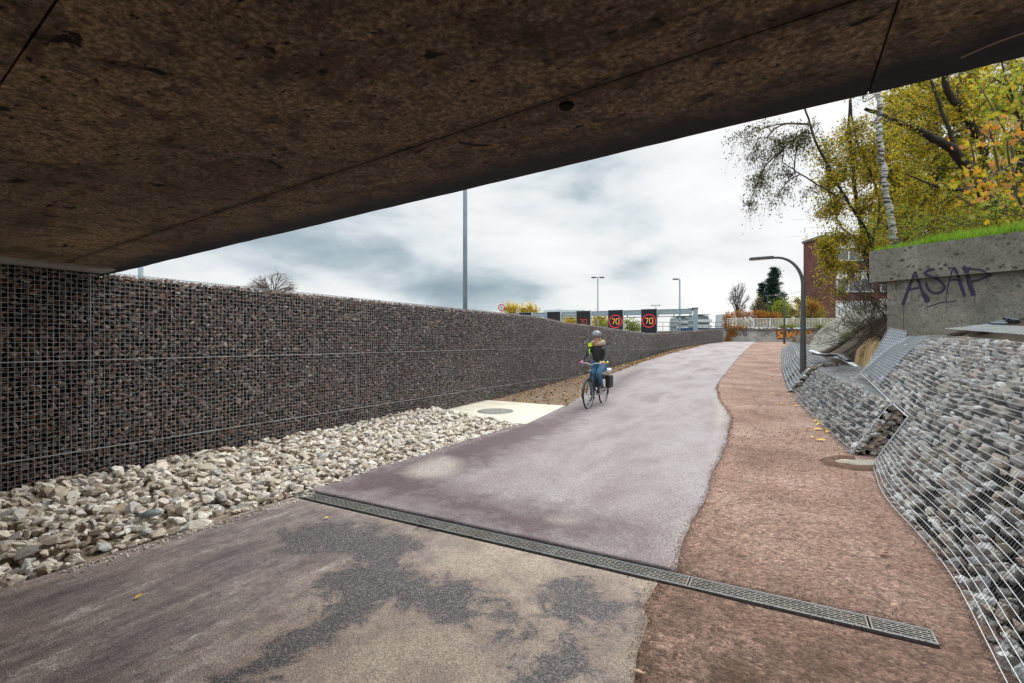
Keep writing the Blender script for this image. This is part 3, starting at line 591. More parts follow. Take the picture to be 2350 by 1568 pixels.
# left wall: straight stretch, then bending away with the road
wl = [XY(-6.82, t) for t in np.arange(-6, 14.5, 1.0)]
far = [(1300, 63.5, 740), (1350, 57, 746), (1400, 50.5, 753), (1440, 44.5, 759), (1480, 39, 764), (1500, 36.5, 765.5), (1530, 34, 764.5), (1560, 31.5, 761.5), (1590, 29.3, 759), (1620, 27.5, 757), (1664, 25, 755)]
wl += [((x-1175)/s*1.0, F/s) for x, s, y in far]; wl = np.array(wl)
hh = np.array([2.44]*len(np.arange(-6, 14.5, 1.0))+[EYE+(784-y)/s for x, s, y in far])
q = spline(np.c_[wl, hh], 900); seg = np.r_[0, np.cumsum(np.hypot(*np.diff(q[:, :2], axis=0).T))]; LW = seg[-1]
def wall_at(s): return np.stack([np.interp(s, seg, q[:, i]) for i in range(3)], -1)
def wall_n(s):
    a = wall_at(s+.05)-wall_at(s-.05); a = a[..., :2]/np.linalg.norm(a[..., :2], axis=-1, keepdims=True); return np.stack([a[..., 1], -a[..., 0]], -1)  # towards the path
gw = empty('gabion_wall', (*XY(-6.9, 8), 0), 'long dark gabion wall of reddish crushed rock behind a fine wire grid, left of the path', 'gabion wall')
S0, S1 = .3, LW-.3
sv = np.arange(S0, S1, .4); mb = MB()
def offs(s, d):
    p = wall_at(s); nn = wall_n(s); p = p.copy(); p[..., :2] += nn*d; return p
rows = np.arange(0, 55)*.05
for i, r_ in enumerate(rows):
    p = offs(sv, .0); p[:, 2] -= r_
    if p[:, 2].max() < -.1: break
    wire_pairs(mb, p, .0024)
for s in np.arange(S0, S1, .05):
    p = offs(np.array([s]), .004)[0]; b = max(g(p[1])-.12, p[2]-2.7)
    wire_pairs(mb, [(p[0], p[1], p[2]+.004), (p[0], p[1], b)], .0024)
# top mesh, front to back
for s in np.arange(S0, min(S1, 36), .1):
    a = offs(np.array([s]), 0)[0]; b = offs(np.array([s]), -.45)[0]; wire_pairs(mb, [a+[0, 0, .004], b+[0, 0, .004]], .0022)
for d in np.arange(-.45, 0, .1):
    p = offs(np.arange(S0, min(S1, 36), .4), d); wire_pairs(mb, p, .0022)
part('wire_mesh', mb, M['wire'], gw)
mb = MB()         # spiral binders along the joints
for r_ in (1.0, 2.0):
    p = offs(sv, .012); p[:, 2] -= r_; mb.tube(p, .0062, 5, caps=False)
s_of = lambda px: seg[np.argmin(np.abs(1175+F*q[:, 0]/q[:, 1]-px)+1e3*(q[:, 1] < 1))]
for px, lo, hi in ((206, 0, 2.0), (722, 0, 1.0), (1037, 1, 2), (594, 2, 2.7), (815, 1, 2), (1180, 0, 1), (1290, 1, 2)):
    p = offs(np.array([s_of(px)]), .012)[0]; mb.tube([(p[0], p[1], p[2]-lo), (p[0], p[1], p[2]-hi)], .0042, 5)
part('joint_binder', mb, M['wire'], gw)
mb = MB(); ss = np.arange(S0, S1+.3, .5)
fa = offs(ss, -.085); ba = offs(ss, -.9)
def strip(A, B): return np.stack([A, B], 1)
ft = fa.copy(); ft[:, 2] -= .05; fb = fa.copy(); fb[:, 2] = -.4; bt = ba.copy(); bt[:, 2] -= .05; bb = ba.copy(); bb[:, 2] = -4.6
mb.grid(np.stack([fb, ft, bt, bb], 1)); part('core', mb, M['void'], gw)  # near-black backing box, standing in for deep shade between the wall stones
mb = MB()
def fill_wall(s0, s1, pitch, sizes, protos, jit=.5):
    A = np.arange(s0, s1, pitch); B = np.arange(.02, 2.66, pitch*.62); S_, H_ = np.meshgrid(A, B); S_ = S_.ravel()+RNG.normal(0, pitch*.3, S_.size); H_ = H_.ravel()+RNG.normal(0, pitch*.2, H_.size)
    k = (S_ > S0) & (S_ < S1); S_, H_ = S_[k], np.maximum(H_[k], .035)
    p = wall_at(S_); szs = RNG.uniform(*sizes, len(S_)); d = -(szs*.5+RNG.uniform(.0, .035, len(S_))); nn = wall_n(S_); p = p.copy(); p[:, :2] += nn*d[:, None]; p[:, 2] -= H_
    k = p[:, 2] > g(p[:, 1])-.05; p = p[k]; nn = nn[k]; szs = szs[k]; m_ = len(p)
    fr = np.zeros((m_, 3, 3)); fr[:, 0, 0] = nn[:, 1]*-1; fr[:, 1, 0] = nn[:, 0]; fr[:, 0, 1] = nn[:, 0]; fr[:, 1, 1] = nn[:, 1]; fr[:, 2, 2] = 1
    stones(mb, p, szs, protos, .5, fr)
fill_wall(S0, 13, .060, (.040, .080), ROCK_HI)
fill_wall(13, 24, .068, (.045, .085), ROCK_LO)
fill_wall(24, S1, .12, (.09, .15), ROCK_LO)
A = RNG.uniform(S0, min(S1, 36), 2600); d = RNG.uniform(-.42, -.03, 2600); p = wall_at(A); p = p.copy(); p[:, :2] += wall_n(A)*d[:, None]; p[:, 2] -= RNG.uniform(.015, .045, 2600)
stones(mb, p, RNG.uniform(.05, .09, 2600), ROCK_LO, .5)
part('stone_fill', mb, M['rock_wall'], gw)['kind'] = 'stuff'

# ------------------------------------------------------------------ right-hand sloping gabions
def lerp(x, xs, ys): return np.interp(x, xs, ys)
def bulge(t, v, amp=1): return amp*(.050*fbm(t, v*2, 1.25, 31)*np.sin(PI*np.clip(v, 0, 1))*2+.020*fbm(t, v*2, .35, 33))
def SA(t, v):
    t = np.asarray(t, float); v = np.asarray(v, float)
    nb = .92+.05*np.sin(t*1.7)+.0*t; hb = np.zeros_like(t)-.01
    nm = lerp(t, [-2, 5, 8, 8.7, 11.6, 12.8], [1.42, 1.40, 1.35, 1.30, 1.32, 1.35]); hm = lerp(t, [-2, 6, 8, 8.7, 11.6, 12.8], [.72, .72, .69, .78, .97, 1.0])
    nc = lerp(t, [-2, 5, 7, 12.8], [2.35, 2.25, 2.2, 2.12]); hc = lerp(t, [-2, 7, 9, 11, 12.3, 12.8], [1.62, 1.64, 1.72, 1.76, 1.76, 1.72])+.02*fbm(t, t*0, .8, 37)
    vm = .42; a = np.clip(v/vm, 0, 1); b = np.clip((v-vm)/(1-vm), 0, 1)
    n = nb+(nm-nb)*a+(nc-nm)*b; h = hb+(hm-hb)*a+(hc-hm)*b
    # ease the fold between lower and upper face, then a rounded crest
    dd = bulge(t, v); h = h+.06*np.sin(PI*np.clip(b, 0, 1))*(v > vm)+dd*.5; n = n-dd*.8
    return np.stack([n, t, h], -1)
def SB(t, v):
    t = np.asarray(t, float); v = np.asarray(v, float)
    nb = lerp(t, [8.64, 11.5, 15.9, 18], [.80, .50, .10, 0]); nm = nb+lerp(t, [8.64, 12, 15.9], [.48, .60, .62]); y_ = XY(nb, t)[1]
    hb = g(y_)-.01; hm = lerp(t, [8.64, 10.5, 13, 15.9], [.785, .80, .84, .93]); nc = lerp(t, [8.6, 11, 13.4, 15.9], [2.35, 1.95, 1.75, 1.6]); hc = hm+.14
    vm = .40; a = np.clip(v/vm, 0, 1); b = np.clip((v-vm)/(1-vm), 0, 1); dd = bulge(t, v)
    return np.stack([nb+(nm-nb)*a+(nc-nm)*b-dd*.8*(1-b), t, hb+(hm-hb)*a+(hc-hm)*b+dd*.6], -1)
def SCc(t, v):
    t = np.asarray(t, float); v = np.asarray(v, float)
    nb = lerp(t, [16.6, 18, 23.4, 41], [.06, -.02, -.2, -.35]); y_ = XY(nb, t)[1]; nm = nb+.62; hb = g(y_)-.01; hm = hb+lerp(t, [16, 30, 41], [.80, .72, .45]); nc = nm+.7; hc = hm+.06
    vm = .55; a = np.clip(v/vm, 0, 1); b = np.clip((v-vm)/(1-vm), 0, 1); dd = bulge(t, v)
    return np.stack([nb+(nm-nb)*a+(nc-nm)*b-dd*.5, t, hb+(hm-hb)*a+(hc-hm)*b+dd*.4], -1)
def toW(S): x, y = XY(S[..., 0], S[..., 1]); return np.stack([x, y, S[..., 2]], -1)
def surf_normal(Sf, t, v, e=.02):
    a = toW(Sf(t+e, v))-toW(Sf(t-e, v)); b = toW(Sf(t, np.minimum(v+e, 1)))-toW(Sf(t, np.maximum(v-e, 0))); n = np.cross(a, b); n /= np.linalg.norm(n, axis=-1, keepdims=True)
    n = np.where(n[..., 2:3] < 0, -n, n); return n, a/np.linalg.norm(a, axis=-1, keepdims=True)
def patch(thing, Sf, t0, t1, vmin, slope_len, rowp, colp, mesh_mat, mask=None, dens=1.0, rmat='rock_grey', sheet_mask=None, size=(.075, .145), colr=.0019, rowr=.0021, protos=ROCK_HI):
    mb = MB(); mb2 = MB()
    for v in np.arange(0, 1.0001, rowp/slope_len):
        ts = np.arange(t0, t1+.01, .12); k = vmin(ts) <= v+1e-6; ts = ts[k]
        if len(ts) > 2: mb.tube(toW(Sf(ts, ts*0+v)), rowr, 4, caps=False)
    for t in np.arange(t0, t1, colp):
        v0 = float(vmin(np.array([t]))[0]); vs = np.linspace(v0, 1, 15); mb2.tube(toW(Sf(vs*0+t, vs))-[0, 0, .0045], colr, 3, caps=False)
    # free edge of the mesh
    ts = np.arange(t0, t1, .1); 
    part('wire_mesh', mb, mesh_mat, thing); part('cross_wires', mb2, M['wire'], thing)
    # near-black backing below the stones, painting the shade of the gaps
    tt = np.arange(t0, t1+.01, .15); vv = np.linspace(0, 1, 26); Tt, Vv = np.meshgrid(tt, vv, indexing='ij'); Vv = vmin(Tt)+(1-vmin(Tt))*Vv
    n_, _ = surf_normal(Sf, Tt, Vv); Wd = toW(Sf(Tt, Vv))-n_*.10; part('gap_shade_backing', MB().grid(Wd), M['void_grey'], thing)
    area = (t1-t0)*slope_len; m_ = int(area*dens/(.060**2)*.44); t = RNG.uniform(t0, t1, m_); v = RNG.uniform(0, 1, m_); k = v > vmin(t)
    if mask is not None: k &= mask(t, v)
    t, v = t[k], v[k]; n_, tn = surf_normal(Sf, t, v); szs = RNG.uniform(*size, len(t)); P = toW(Sf(t, v))-n_*(szs*.44+RNG.uniform(.0, .035, len(t)))[:, None]; bt = np.cross(n_, tn)
    fr = np.stack([tn, n_, bt], -1); mb = stones(MB(), P, szs, protos, .6, fr); part('stone_fill', mb, M[rmat], thing)['kind'] = 'stuff'
    if sheet_mask is not None:
        tt = np.arange(t0, t1+.01, .1); vv = np.linspace(0, 1, 40); Tt, Vv = np.meshgrid(tt, vv, indexing='ij'); ok = sheet_mask(Tt, Vv)
        n_, _ = surf_normal(Sf, Tt, Vv); Wd = toW(Sf(Tt, Vv))-n_*(.012+.01*fbm(Tt, Vv*3, .5, 77))[..., None]
        a, b = Wd.shape[:2]; i = np.arange(a-1)[:, None]; j = np.arange(b-1)[None]; qd = np.stack([i*b+j, i*b+j+1, (i+1)*b+j+1, (i+1)*b+j], -1)[ok[:-1, :-1]].reshape(-1, 4)
        if len(qd): mb = MB(); mb.add(Wd.reshape(-1, 3), qd); part('geotextile', mb, M['sheet'], thing)
gA = empty('gabion_slope', (*XY(1.5, 5), 0), 'tall sloping wire basket of grey stones nearest the camera on the right', 'gabion', 'sloping gabions right of the path')
vA = lambda t: np.where(t < 8.0, 0, np.clip(.42+(t-8.0)*.0, 0, 1))
patch(gA, SA, .6, 12.4, vA, 2.35, .060, .045, M['wire_bright'], sheet_mask=lambda t, v: (v > .45) & (t+ (1-v)*1.2 > 10.9) & (t-(v)*.0 > 0) & (v > .42))
mb = MB(); e_ = toW(SA(np.full(12, 8.0), np.linspace(0, .42, 12))); mb.tube(e_, .006, 5); e_ = toW(SA(np.arange(8.0, 12.4, .1), np.full(44, .42))); mb.tube(e_, .006, 5); e_ = toW(SA(np.full(12, 12.4), np.linspace(.42, 1, 12))); mb.tube(e_, .006, 5)
part('edge_wire', mb, M['wire_bright'], gA)
gB = empty('gabion_slope', (*XY(.9, 12), 0), 'middle sloping wire basket of pale stones with a flat mesh top, before the lamp post', 'gabion', 'sloping gabions right of the path')
patch(gB, SB, 8.68, 15.9, lambda t: t*0, 1.9, .070, .04, M['wire_bright'], size=(.07, .12), dens=.85, sheet_mask=lambda t, v: (v > .50) & (t < 10.6))
mb = MB(); e_ = toW(SB(np.full(12, 8.68), np.linspace(0, .42, 12))); mb.tube(e_, .006, 5); part('edge_wire', mb, M['wire_bright'], gB)
# end face of the middle gabion, seen through the gap
mb = MB(); P = []
for _ in range(420):
    n_ = RNG.uniform(.8, 2.1); h = RNG.uniform(0.02, .95)
    if h < min(.82, (n_-.82)/.46*.785+.02): P.append(P3(n_, 8.74+RNG.uniform(0, .06), h))
stones(mb, P, RNG.uniform(.09, .15, len(P)), ROCK_HI, .4); part('end_stones', mb, M['rock_grey'], gB)
mb = MB()
for h in np.arange(.0, .8, .105): n0 = .80+h/.785*.46; mb.tube([P3(n0, 8.66, h), P3(2.0, 8.66, h)], .0035, 4)
for n_ in np.arange(.88, 2.0, .105): mb.tube([P3(n_, 8.655, 0), P3(n_, 8.655, min(.82, (n_-.8)/.46*.785))], .0035, 4)
part('end_grid', mb, M['wire_dark'], gB)
mb = MB(); mb.prism([(0, 0)], 0, 0) if False else None
mb = MB(); mb.add([P3(.82, 8.84, 0), P3(2.3, 8.84, 0), P3(2.3, 8.84, .74), P3(1.27, 8.84, .74)], [[0, 1, 2, 3]]); part('end_gap_shade', mb, M['void'], gB)  # dark sheet painting the shade behind the end stones
gC = empty('gabion_slope', (*XY(.3, 25), float(g(20))), 'farthest sloping wire basket lined with grey sheet, beyond the lamp post', 'gabion', 'sloping gabions right of the path')
patch(gC, SCc, 16.9, 40, lambda t: t*0, 1.7, .11, .16, M['wire_bright'], size=(.10, .16), dens=.45, colr=.005, rowr=.0045, protos=ROCK_LO, sheet_mask=lambda t, v: (v < .56) & (np.sin(t*1.55+.5) > -.5))
P = []
for _ in range(260):
    n_ = RNG.uniform(.05, 1.5); h = RNG.uniform(.15, 1.0); 
    if h-.17 < (n_-.04)/.62*.80: P.append(P3(n_, 16.86+RNG.uniform(-.05, .06), h))
mb = stones(MB(), P, RNG.uniform(.09, .15, len(P)), ROCK_HI, .4); part('end_stones', mb, M['rock_grey'], gC)
# steep mesh panel leaning behind the gap, left of the old abutment
mp = empty('leaning_mesh', (*XY(1.5, 12.6), .8), 'steep narrow wire mesh panel over grey sheet leaning against the abutment corner', 'mesh panel')
c0 = np.array(WP(1978, 858, 10.7)); c1 = np.array(WP(2052, 868, 10.0)); c2 = np.array(WP(2040, 752, 11.3)); c3 = np.array(WP(2080, 760, 11.0)); mb = MB(); sh = MB()
for u in np.linspace(0, 1, 17): mb.tube([c0*(1-u)+c2*u, c1*(1-u)+c3*u], .0035, 4)
for u in np.linspace(0, 1, 13): mb.tube([c0*(1-u)+c1*u, c2*(1-u)+c3*u], .002, 4)
part('wires', mb, M['wire_bright'], mp)
nrm = np.cross(c1-c0, c2-c0); nrm /= np.linalg.norm(nrm); nrm *= -np.sign(nrm[1])*-1
bk = nrm*(.03 if nrm[1] > 0 else -.03); sh.add([c0+bk, c1+bk, c3+bk, c2+bk, c0+bk*2, c1+bk*2, c3+bk*2, c2+bk*2], [[0, 1, 2, 3], [7, 6, 5, 4], [0, 4, 5, 1], [1, 5, 6, 2], [2, 6, 7, 3], [3, 7, 4, 0]]); part('backing_sheet', sh, M['sheet'], mp)
# loose mesh grating lying on the crest
lg = empty('loose_grating', WP(2250, 775, 7.2), 'loose steel mesh strip lying on top of the near gabion by the abutment', 'grating')
a0, a1 = np.array(P3(2.25, 10.4, 1.86)), np.array(P3(2.35, 6.0, 1.66)); b0, b1 = np.array(P3(2.75, 10.6, 1.92)), np.array(P3(3.0, 6.2, 1.70)); mb = MB()
for u in np.linspace(0, 1, 9): mb.tube([a0*(1-u)+b0*u, a1*(1-u)+b1*u], .006, 5)
for u in np.linspace(0, 1, 34): mb.tube([a0*(1-u)+a1*u-[0, 0, .008], b0*(1-u)+b1*u-[0, 0, .008]], .0025, 4)
part('bars', mb, M['wire'], lg)
# white geotextile and black plastic edge at the back of the flat mesh
for nm, lab, pts, r0, mt in (('geotextile_edge', 'torn white geotextile edge lying between the flat mesh and the soil cut', [(1862, 806), (1880, 812), (1900, 822), (1930, 822), (1960, 838), (1990, 856), (2010, 862)], .07, 'geo_white'), ('plastic_sheet', 'crumpled black plastic sheet tucked under the soil bank', [(1870, 812), (1895, 815), (1925, 815), (1950, 828)], .09, 'plastic_black')):
    zs = np.linspace(15.6, 11.2, len(pts)); P = spline([WP(x, y, z) for (x, y), z in zip(pts, zs)], 60); P[:, 2] += .02*np.array([fbm(i*.7, 0., 1., 4) for i in range(60)])
    rr = r0*(1+1.2*np.array([fbm(i*.9, 3., 1., 6) for i in range(60)])); tag(MB().tube(P, rr, 7, flat=((0, 0, 1), .45)).build(nm, M[mt]), lab, 'geotextile' if 'geo' in nm else 'plastic sheet')
# odd stones lying on the flat mesh
for (px, py, z, s_, lab, mt) in ((1985, 911-20, 9.3, .12, 'brown stone lying alone on the flat mesh of the middle gabion', 'rock_wall'), (1944, 905-18, 9.9, .10, 'pale stone lying on the flat mesh near the lamp post', 'rock_cream')):
    x_, y_, z_ = WP(px, py, z); mb = MB(); V, Fc = ROCK_HI[3]; mb.add(V*s_*2, Fc, rnd=.7); tag(mb.build('stone', M[mt], None, False, (x_, y_, z_)), lab, 'stone')

# ------------------------------------------------------------------ old abutment wall with coping
s1 = F/12.0; PA = np.array([(1995-1175)/F*11.9, 11.9]); PB0 = np.array([(2350-1175)/F*9.6, 9.6]); wd = (PB0-PA)/np.linalg.norm(PB0-PA); PB = PA+wd*7.5; wn = np.array([-wd[1], wd[0]]); wn = wn if wn[1] < 0 else -wn   # towards camera
def onwall(px, py, off=0.0):
    a = (px-1175)/F; p0 = PA+wn*off; nrm = wn; Y = (nrm@p0)/(nrm[0]*a+nrm[1]); return np.array([a*Y, Y, EYE-(py-784)/F*Y])
HT = onwall(1995, 577)[2]; HT2 = onwall(2350, 530)[2]; HB = onwall(2036, 645)[2]; print('wall top', HT, HT2, HB)
ab = empty('old_abutment', (*PA, 1.0), 'old stained concrete abutment with thick coping and purple graffiti, above the right gabions', 'concrete wall')
Lw = 7.5; slp = (HT2-HT)/np.linalg.norm(PB0-PA)
mb = MB(); uu = np.linspace(0, Lw, 60); th_ = .45
def prof(mb, f0, off0, off1, z0f, z1f, jag=.0):
    k = len(uu); rows_ = []
    for off, zf in ((off0, z0f), (off0, z1f), (off1, z1f), (off1, z0f), (off0, z0f)):
        p = PA[None]+wd[None]*np.maximum(uu, f0)[:, None]+wn[None]*off; z = zf(uu)+jag*fbm(uu, uu*0+off, .15, 3); rows_.append(np.c_[p, z])
    V = np.stack(rows_, 1); mb.grid(V); mb.add(V[0, :4], [[0, 1, 2, 3]]); mb.add(V[-1, :4], [[3, 2, 1, 0]])
fx = np.linalg.norm(onwall(2036, 640, -.10)[:2]-(PA-wn*.10))
prof(mb, fx, -.10+.0, -.6, lambda u: u*0-.2, lambda u: HB+slp*u+.01)
wl_ = part('wall_face', mb, M['conc_old'], ab)
mb = MB(); prof(mb, 0, 0.0, -.75, lambda u: HB+slp*u*.9+.0, lambda u: HT+slp*u, .012); cop = part('coping', mb, M['conc_old'], ab)
# ASAP tag, brush strokes on the wall
gm = simple('purple_black_paint', (.028, .016, .045), .6, 0, .3, 20)
def Z5(x, y): return (2150+x*350/1892)*.94, (560+y*290/1568)*.94
strokes = [([(460, 560), (400, 700), (345, 850), (290, 1000)], 17), ([(455, 575), (490, 660), (530, 770), (560, 850)], 15), ([(560, 850), (600, 900), (620, 960)], 26), ([(385, 800), (460, 780), (540, 765)], 12),
           ([(715, 530), (650, 535), (590, 570), (600, 600), (700, 635), (790, 690), (845, 770), (790, 830), (700, 840), (630, 790), (595, 710)], 14),
           ([(960, 500), (930, 590), (900, 700), (870, 860)], 7), ([(950, 500), (1000, 560), (1040, 680), (1080, 800), (1110, 890)], 16), ([(900, 680), (980, 665), (1070, 680)], 10),
           ([(1120, 520), (1150, 620), (1180, 740), (1230, 880)], 21), ([(1080, 500), (1200, 525), (1320, 535), (1400, 580), (1455, 605), (1380, 635), (1290, 670), (1200, 690)], 11), ([(1080, 500), (1130, 520), (1180, 530)], 22),
           ([(610, 1030), (700, 1000), (790, 970), (900, 960), (1000, 940)], 6), ([(300, 1010), (302, 1180), (304, 1370)], 2.2), ([(588, 960), (590, 1130)], 2.2), ([(615, 960), (612, 1110)], 2.2), ([(870, 860), (872, 1080)], 2.2), ([(1240, 880), (1242, 1010)], 2.2), ([(402, 820), (403, 990)], 2), ([(1398, 640), (1400, 720)], 2)]
mb = MB()
for i, (P, w_) in enumerate(strokes):
    P = np.array([onwall(*Z5(*p), off=(.003 if Z5(*p)[1] < HBpix(Z5(*p)[0]) else -.097)) for p in P]) if False else P
    P = np.array(P, float); S = spline(P, 8*len(P)) if len(P) > 2 else P
    pts = []
    for x, y in S:
        u_, v_ = Z5(x, y); a = onwall(u_, v_, .002); jt = onwall(u_, 0)[0]
        un = (a[:2]-PA)@wd; zj = HB+slp*un*.9
        pts.append(a if a[2] > zj else onwall(u_, v_, -.098))
    mb.tube(np.array(pts), w_*1.35*.174/F*10.6*(1+.18*np.array([fbm(k*.4, i*3., 1., 2) for k in range(len(pts))])), 6, flat=((*wn, 0), .12))
part('graffiti_lettering', mb, gm, ab)
mb = MB(); a = onwall(*Z5(195, 595), -.097); b = onwall(*Z5(205, 800), -.097); mb.tube([a, b], .012, 5); part('rusty_bar', mb, simple('rust', (.13, .045, .03), .9), ab)
# ------------------------------------------------------------------ embankment behind and right of the wall
tt = np.concatenate([np.arange(10.6, 13.0, .4), np.arange(13.0, 22, .18), np.arange(22, 60, 1.2)]); nn = np.concatenate([np.arange(.2, 6, .12), np.arange(6, 40, 1.3)])
Nn, Tt = np.meshgrid(nn, tt, indexing='ij'); X, Y = XY(Nn, Tt)
wallside = (X-PA[0])*(-wn[0])+(Y-PA[1])*(-wn[1])       # >0 behind the wall
alongw = (X-PA[0])*wd[0]+(Y-PA[1])*wd[1]
n0 = lerp(Tt, [12.8, 16, 20, 30, 45], [1.05, .55, .55, .9, 1.2]); top = 3.72+slp*np.clip(alongw, 0, 7)
H = .75+np.maximum(0, g(Y)-.1)+(top-.95)*smooth01((Nn-n0)/lerp(Tt, [13, 16, 20, 30], [2.4, 3.3, 4.2, 6]))
cut = smooth01((Tt-12.7-.35*fbm(X, Y, .6, 3))/.9); H = .75*(1-cut)+H*cut
beh = (alongw > .60-.22*wallside) & (wallside > .3); H = np.where(beh, top-.08+.12*np.clip(wallside-.6, 0, 30)*.5, H)
front = (wallside <= .3) & (alongw > .2); wmix = np.clip(1+(wallside+.2)/2.2, 0, 1); Hf = lerp(Nn, [1.9, 2.4, 3.5], [.6, 1.30, 1.50])*(1-wmix)+lerp(alongw, [.4, 1.0, 1.8, 3.3, 6], [.9, 1.55, 1.85, 2.28, 3.0])*wmix; Hf = np.where(Nn < 2.3, np.minimum(Hf, 1.3), Hf); H = np.where(front, Hf, H)
H = H+(.22*fbm(X, Y, .6, 13)+.16*fbm(X, Y, .22, 14))*(H > .9); ncB = lerp(Tt, [8.6, 11, 13.4, 15.9, 16.5, 17, 40], [2.35, 1.95, 1.75, 1.6, 1.5, 1.25, .8]); ntB = lerp(Tt, [8.6, 12, 15.9, 17, 40], [1.3, 1.1, .75, .75, .40]); lowc = .72+np.maximum(0, g(Y)-.1); H = np.where(Nn < ncB, np.minimum(H, lowc), H); H = np.where(Nn < ntB+.1, -.6, H)
clay = np.clip((Tt < 16.0)*(H < 2.0)*(H > .5)*(Nn > 1.5)*(Nn < 3.1)*1.0, 0, 1)*np.clip((2.05-H)*1.5, 0, 1)
emb = MB().grid(np.stack([X, Y, H], -1), clay=clay).build('embankment', M['soil'], None, True); tag(emb, kind='structure')
# rubble in front of the old wall, right edge
P = [WP(RNG.uniform(2200, 2420), RNG.uniform(735, 790), RNG.uniform(7.4, 9.2)) for _ in range(26)]; P = [(*(PA+wd*a_+wn*b_), lerp(a_, [.4, 1.0, 1.8, 3.3, 6], [.9, 1.55, 1.85, 2.28, 3.0])-.12*b_+.04) for a_, b_ in zip(RNG.uniform(1.6, 5, 26), RNG.uniform(.25, 1.5, 26))]
for i, p in enumerate(P):
    V, Fc = ROCK_HI[i % 24]; mb = MB(); s_ = RNG.uniform(.18, .42); mb.add(V*np.array([1.3, .8, .45])*s_, Fc, rnd=.5); o = mb.build('broken_slab', M['rubble'] if 'rubble' in M else M.setdefault('rubble', simple('blue_grey_rubble', (.13, .15, .17), .8, 0, .4, 9, .3, .8, 40)), None, False, p); o.rotation_euler = (R(RNG.uniform(-15, 25)), R(RNG.uniform(-15, 15)), RNG.uniform(0, 6))
    tag(o, 'chunk of blue-grey broken slab in the dark soil below the old abutment', 'rubble', 'broken slabs below the abutment')
# curved fallen concrete slab
lo = spline([WP(1862, 806, 15.8), WP(1885, 812, 15.4), WP(1915, 798, 15.0), WP(1945, 777, 14.7), WP(1975, 752, 14.4), WP(2010, 735, 14.1), WP(2045, 725, 13.8)], 30)
up_ = spline([WP(1859, 800, 16.0), WP(1872, 776, 16.1), WP(1893, 755, 16.1), WP(1925, 731, 15.9), WP(1960, 712, 15.6), WP(2000, 697, 15.2), WP(2045, 688, 14.9)], 30)
vv = np.linspace(0, 1, 12)[None, :, None]; Sg = lo[:, None]*(1-vv)+up_[:, None]*vv; Sg[..., 1] -= .28*np.sin(PI*np.linspace(0, 1, 12))[None]*np.sin(np.linspace(.1, 1.5, 30))[:, None]
o = MB().grid(Sg).build('fallen_slab', M['conc_slab'], None, True); sdm = o.modifiers.new('thick', 'SOLIDIFY'); sdm.thickness = .16; sdm.offset = 0
tag(o, 'curved slab of pale old concrete fallen across the soil bank behind the lamp post', 'concrete slab')
# ------------------------------------------------------------------ lamps
def street_lamp(px, Y, label, scale=1.0):
    x = (px-1175)/F*Y; z0 = float(g(Y)); th = street_lamp_group = 'curved-arm street lamps along the path'
    r = empty('street_lamp', (x, Y, z0), label, 'street lamp', th); d = np.array([-DY, DX, 0])
    H = 4.16; Rr = .95; P = [(0, 0, -.1), (0, 0, 1.0), (0, 0, 2.0), (0, 0, H-Rr)]
    arc = [tuple(d*(Rr*.80*(1-math.cos(a)))+np.array([0, 0, H-Rr+Rr*math.sin(a)])) for a in np.linspace(0, PI/2, 12)[1:]]
    end = np.array(arc[-1])+d*.10; P = P+arc+[tuple(end)]
    rad = np.interp(np.arange(len(P)), [0, 1, 3, 8, len(P)-1], [.092, .090, .060, .045, .038]); MB().tube(P, rad, 16).build('pole', M['lamp_grey'], r, True)
    a = math.atan2(d[1], d[0]); h = MB(); c = end+d*.32
    h.box(c+[0, 0, .0], (.66, .20, .055), a); h.box(end+d*.05+[0, 0, .01], (.2, .12, .085), a); h.box(c+d*.02+[0, 0, .036], (.56, .15, .02), a); ho = h.build('lamp_head', M['lamp_grey'], r)
    mf = MB()
    for u in np.linspace(-.24, .26, 14): mf.box(c+d*u+[0, 0, .050], (.012, .15, .018), a)
    mf.build('cooling_fin', M['lamp_grey'], ho); MB().box(c+d*.08+[0, 0, -.033], (.42, .16, .012), a).build('lens', M['lens'], ho)
    MB().lathe([(.13, -.02), (.13, .012), (.095, .02)], 16).build('base_collar', M['lamp_grey'], r, True)
    return r
street_lamp(1843, 15.3, 'near dark grey street lamp with curved arm beside the middle gabion')
street_lamp(1800, 42.0, 'smaller far street lamp with curved arm in front of the graffiti wall')
def mast(px, Y, ztop, rb, rt, mat, label, cat='light mast', heads=(), zb=-4.5, name='light_mast', grp=None):
    x = (px-1175)/F*Y; r = empty(name, (x, Y, zb), label, cat, grp); MB().tube([(0, 0, 0), (0, 0, (ztop-zb)*.5), (0, 0, ztop-zb)], [rb, (rb+rt)/2, rt], 12).build('pole', mat, r, True)
    for (dx, w, tilt) in heads:
        m_ = MB(); m_.box((dx*.5, 0, ztop-zb), (abs(dx), .06, .06)); m_.box((dx+math.copysign(w/2, dx), 0, ztop-zb+.02), (w, .30, .10)); m_.box((dx+math.copysign(w/2, dx), 0, ztop-zb-.05), (w*.8, .22, .05)); m_.build('lamp_head', M['lamp_grey'], r)
    return r
mast(1067.5, 20, 15, .105, .075, M['pole_grey'], 'tall thick grey mast rising behind the gabion wall up past the bridge edge', heads=((.5, .8, 0),))
mast(323, 15.5, 12, .075, .07, simple('pale_blue_grey_pole', (.42, .50, .57), .5, .2, .1), 'pale mast partly hidden at the left where the bridge meets the gabion wall')
mast(1372, 61, EYE+(784-637)/F*61, .12, .07, M['pole_grey'], 'twin-armed motorway light with flat heads above the third display panel', heads=((.25, .55, 0), (-.25, .55, 0)))
mast(1560, 60, EYE+(784-641)/F*60, .13, .09, M['pole_grey'], 'single-headed motorway light near the right end of the sign gantry', heads=((-.15, .70, 0),))
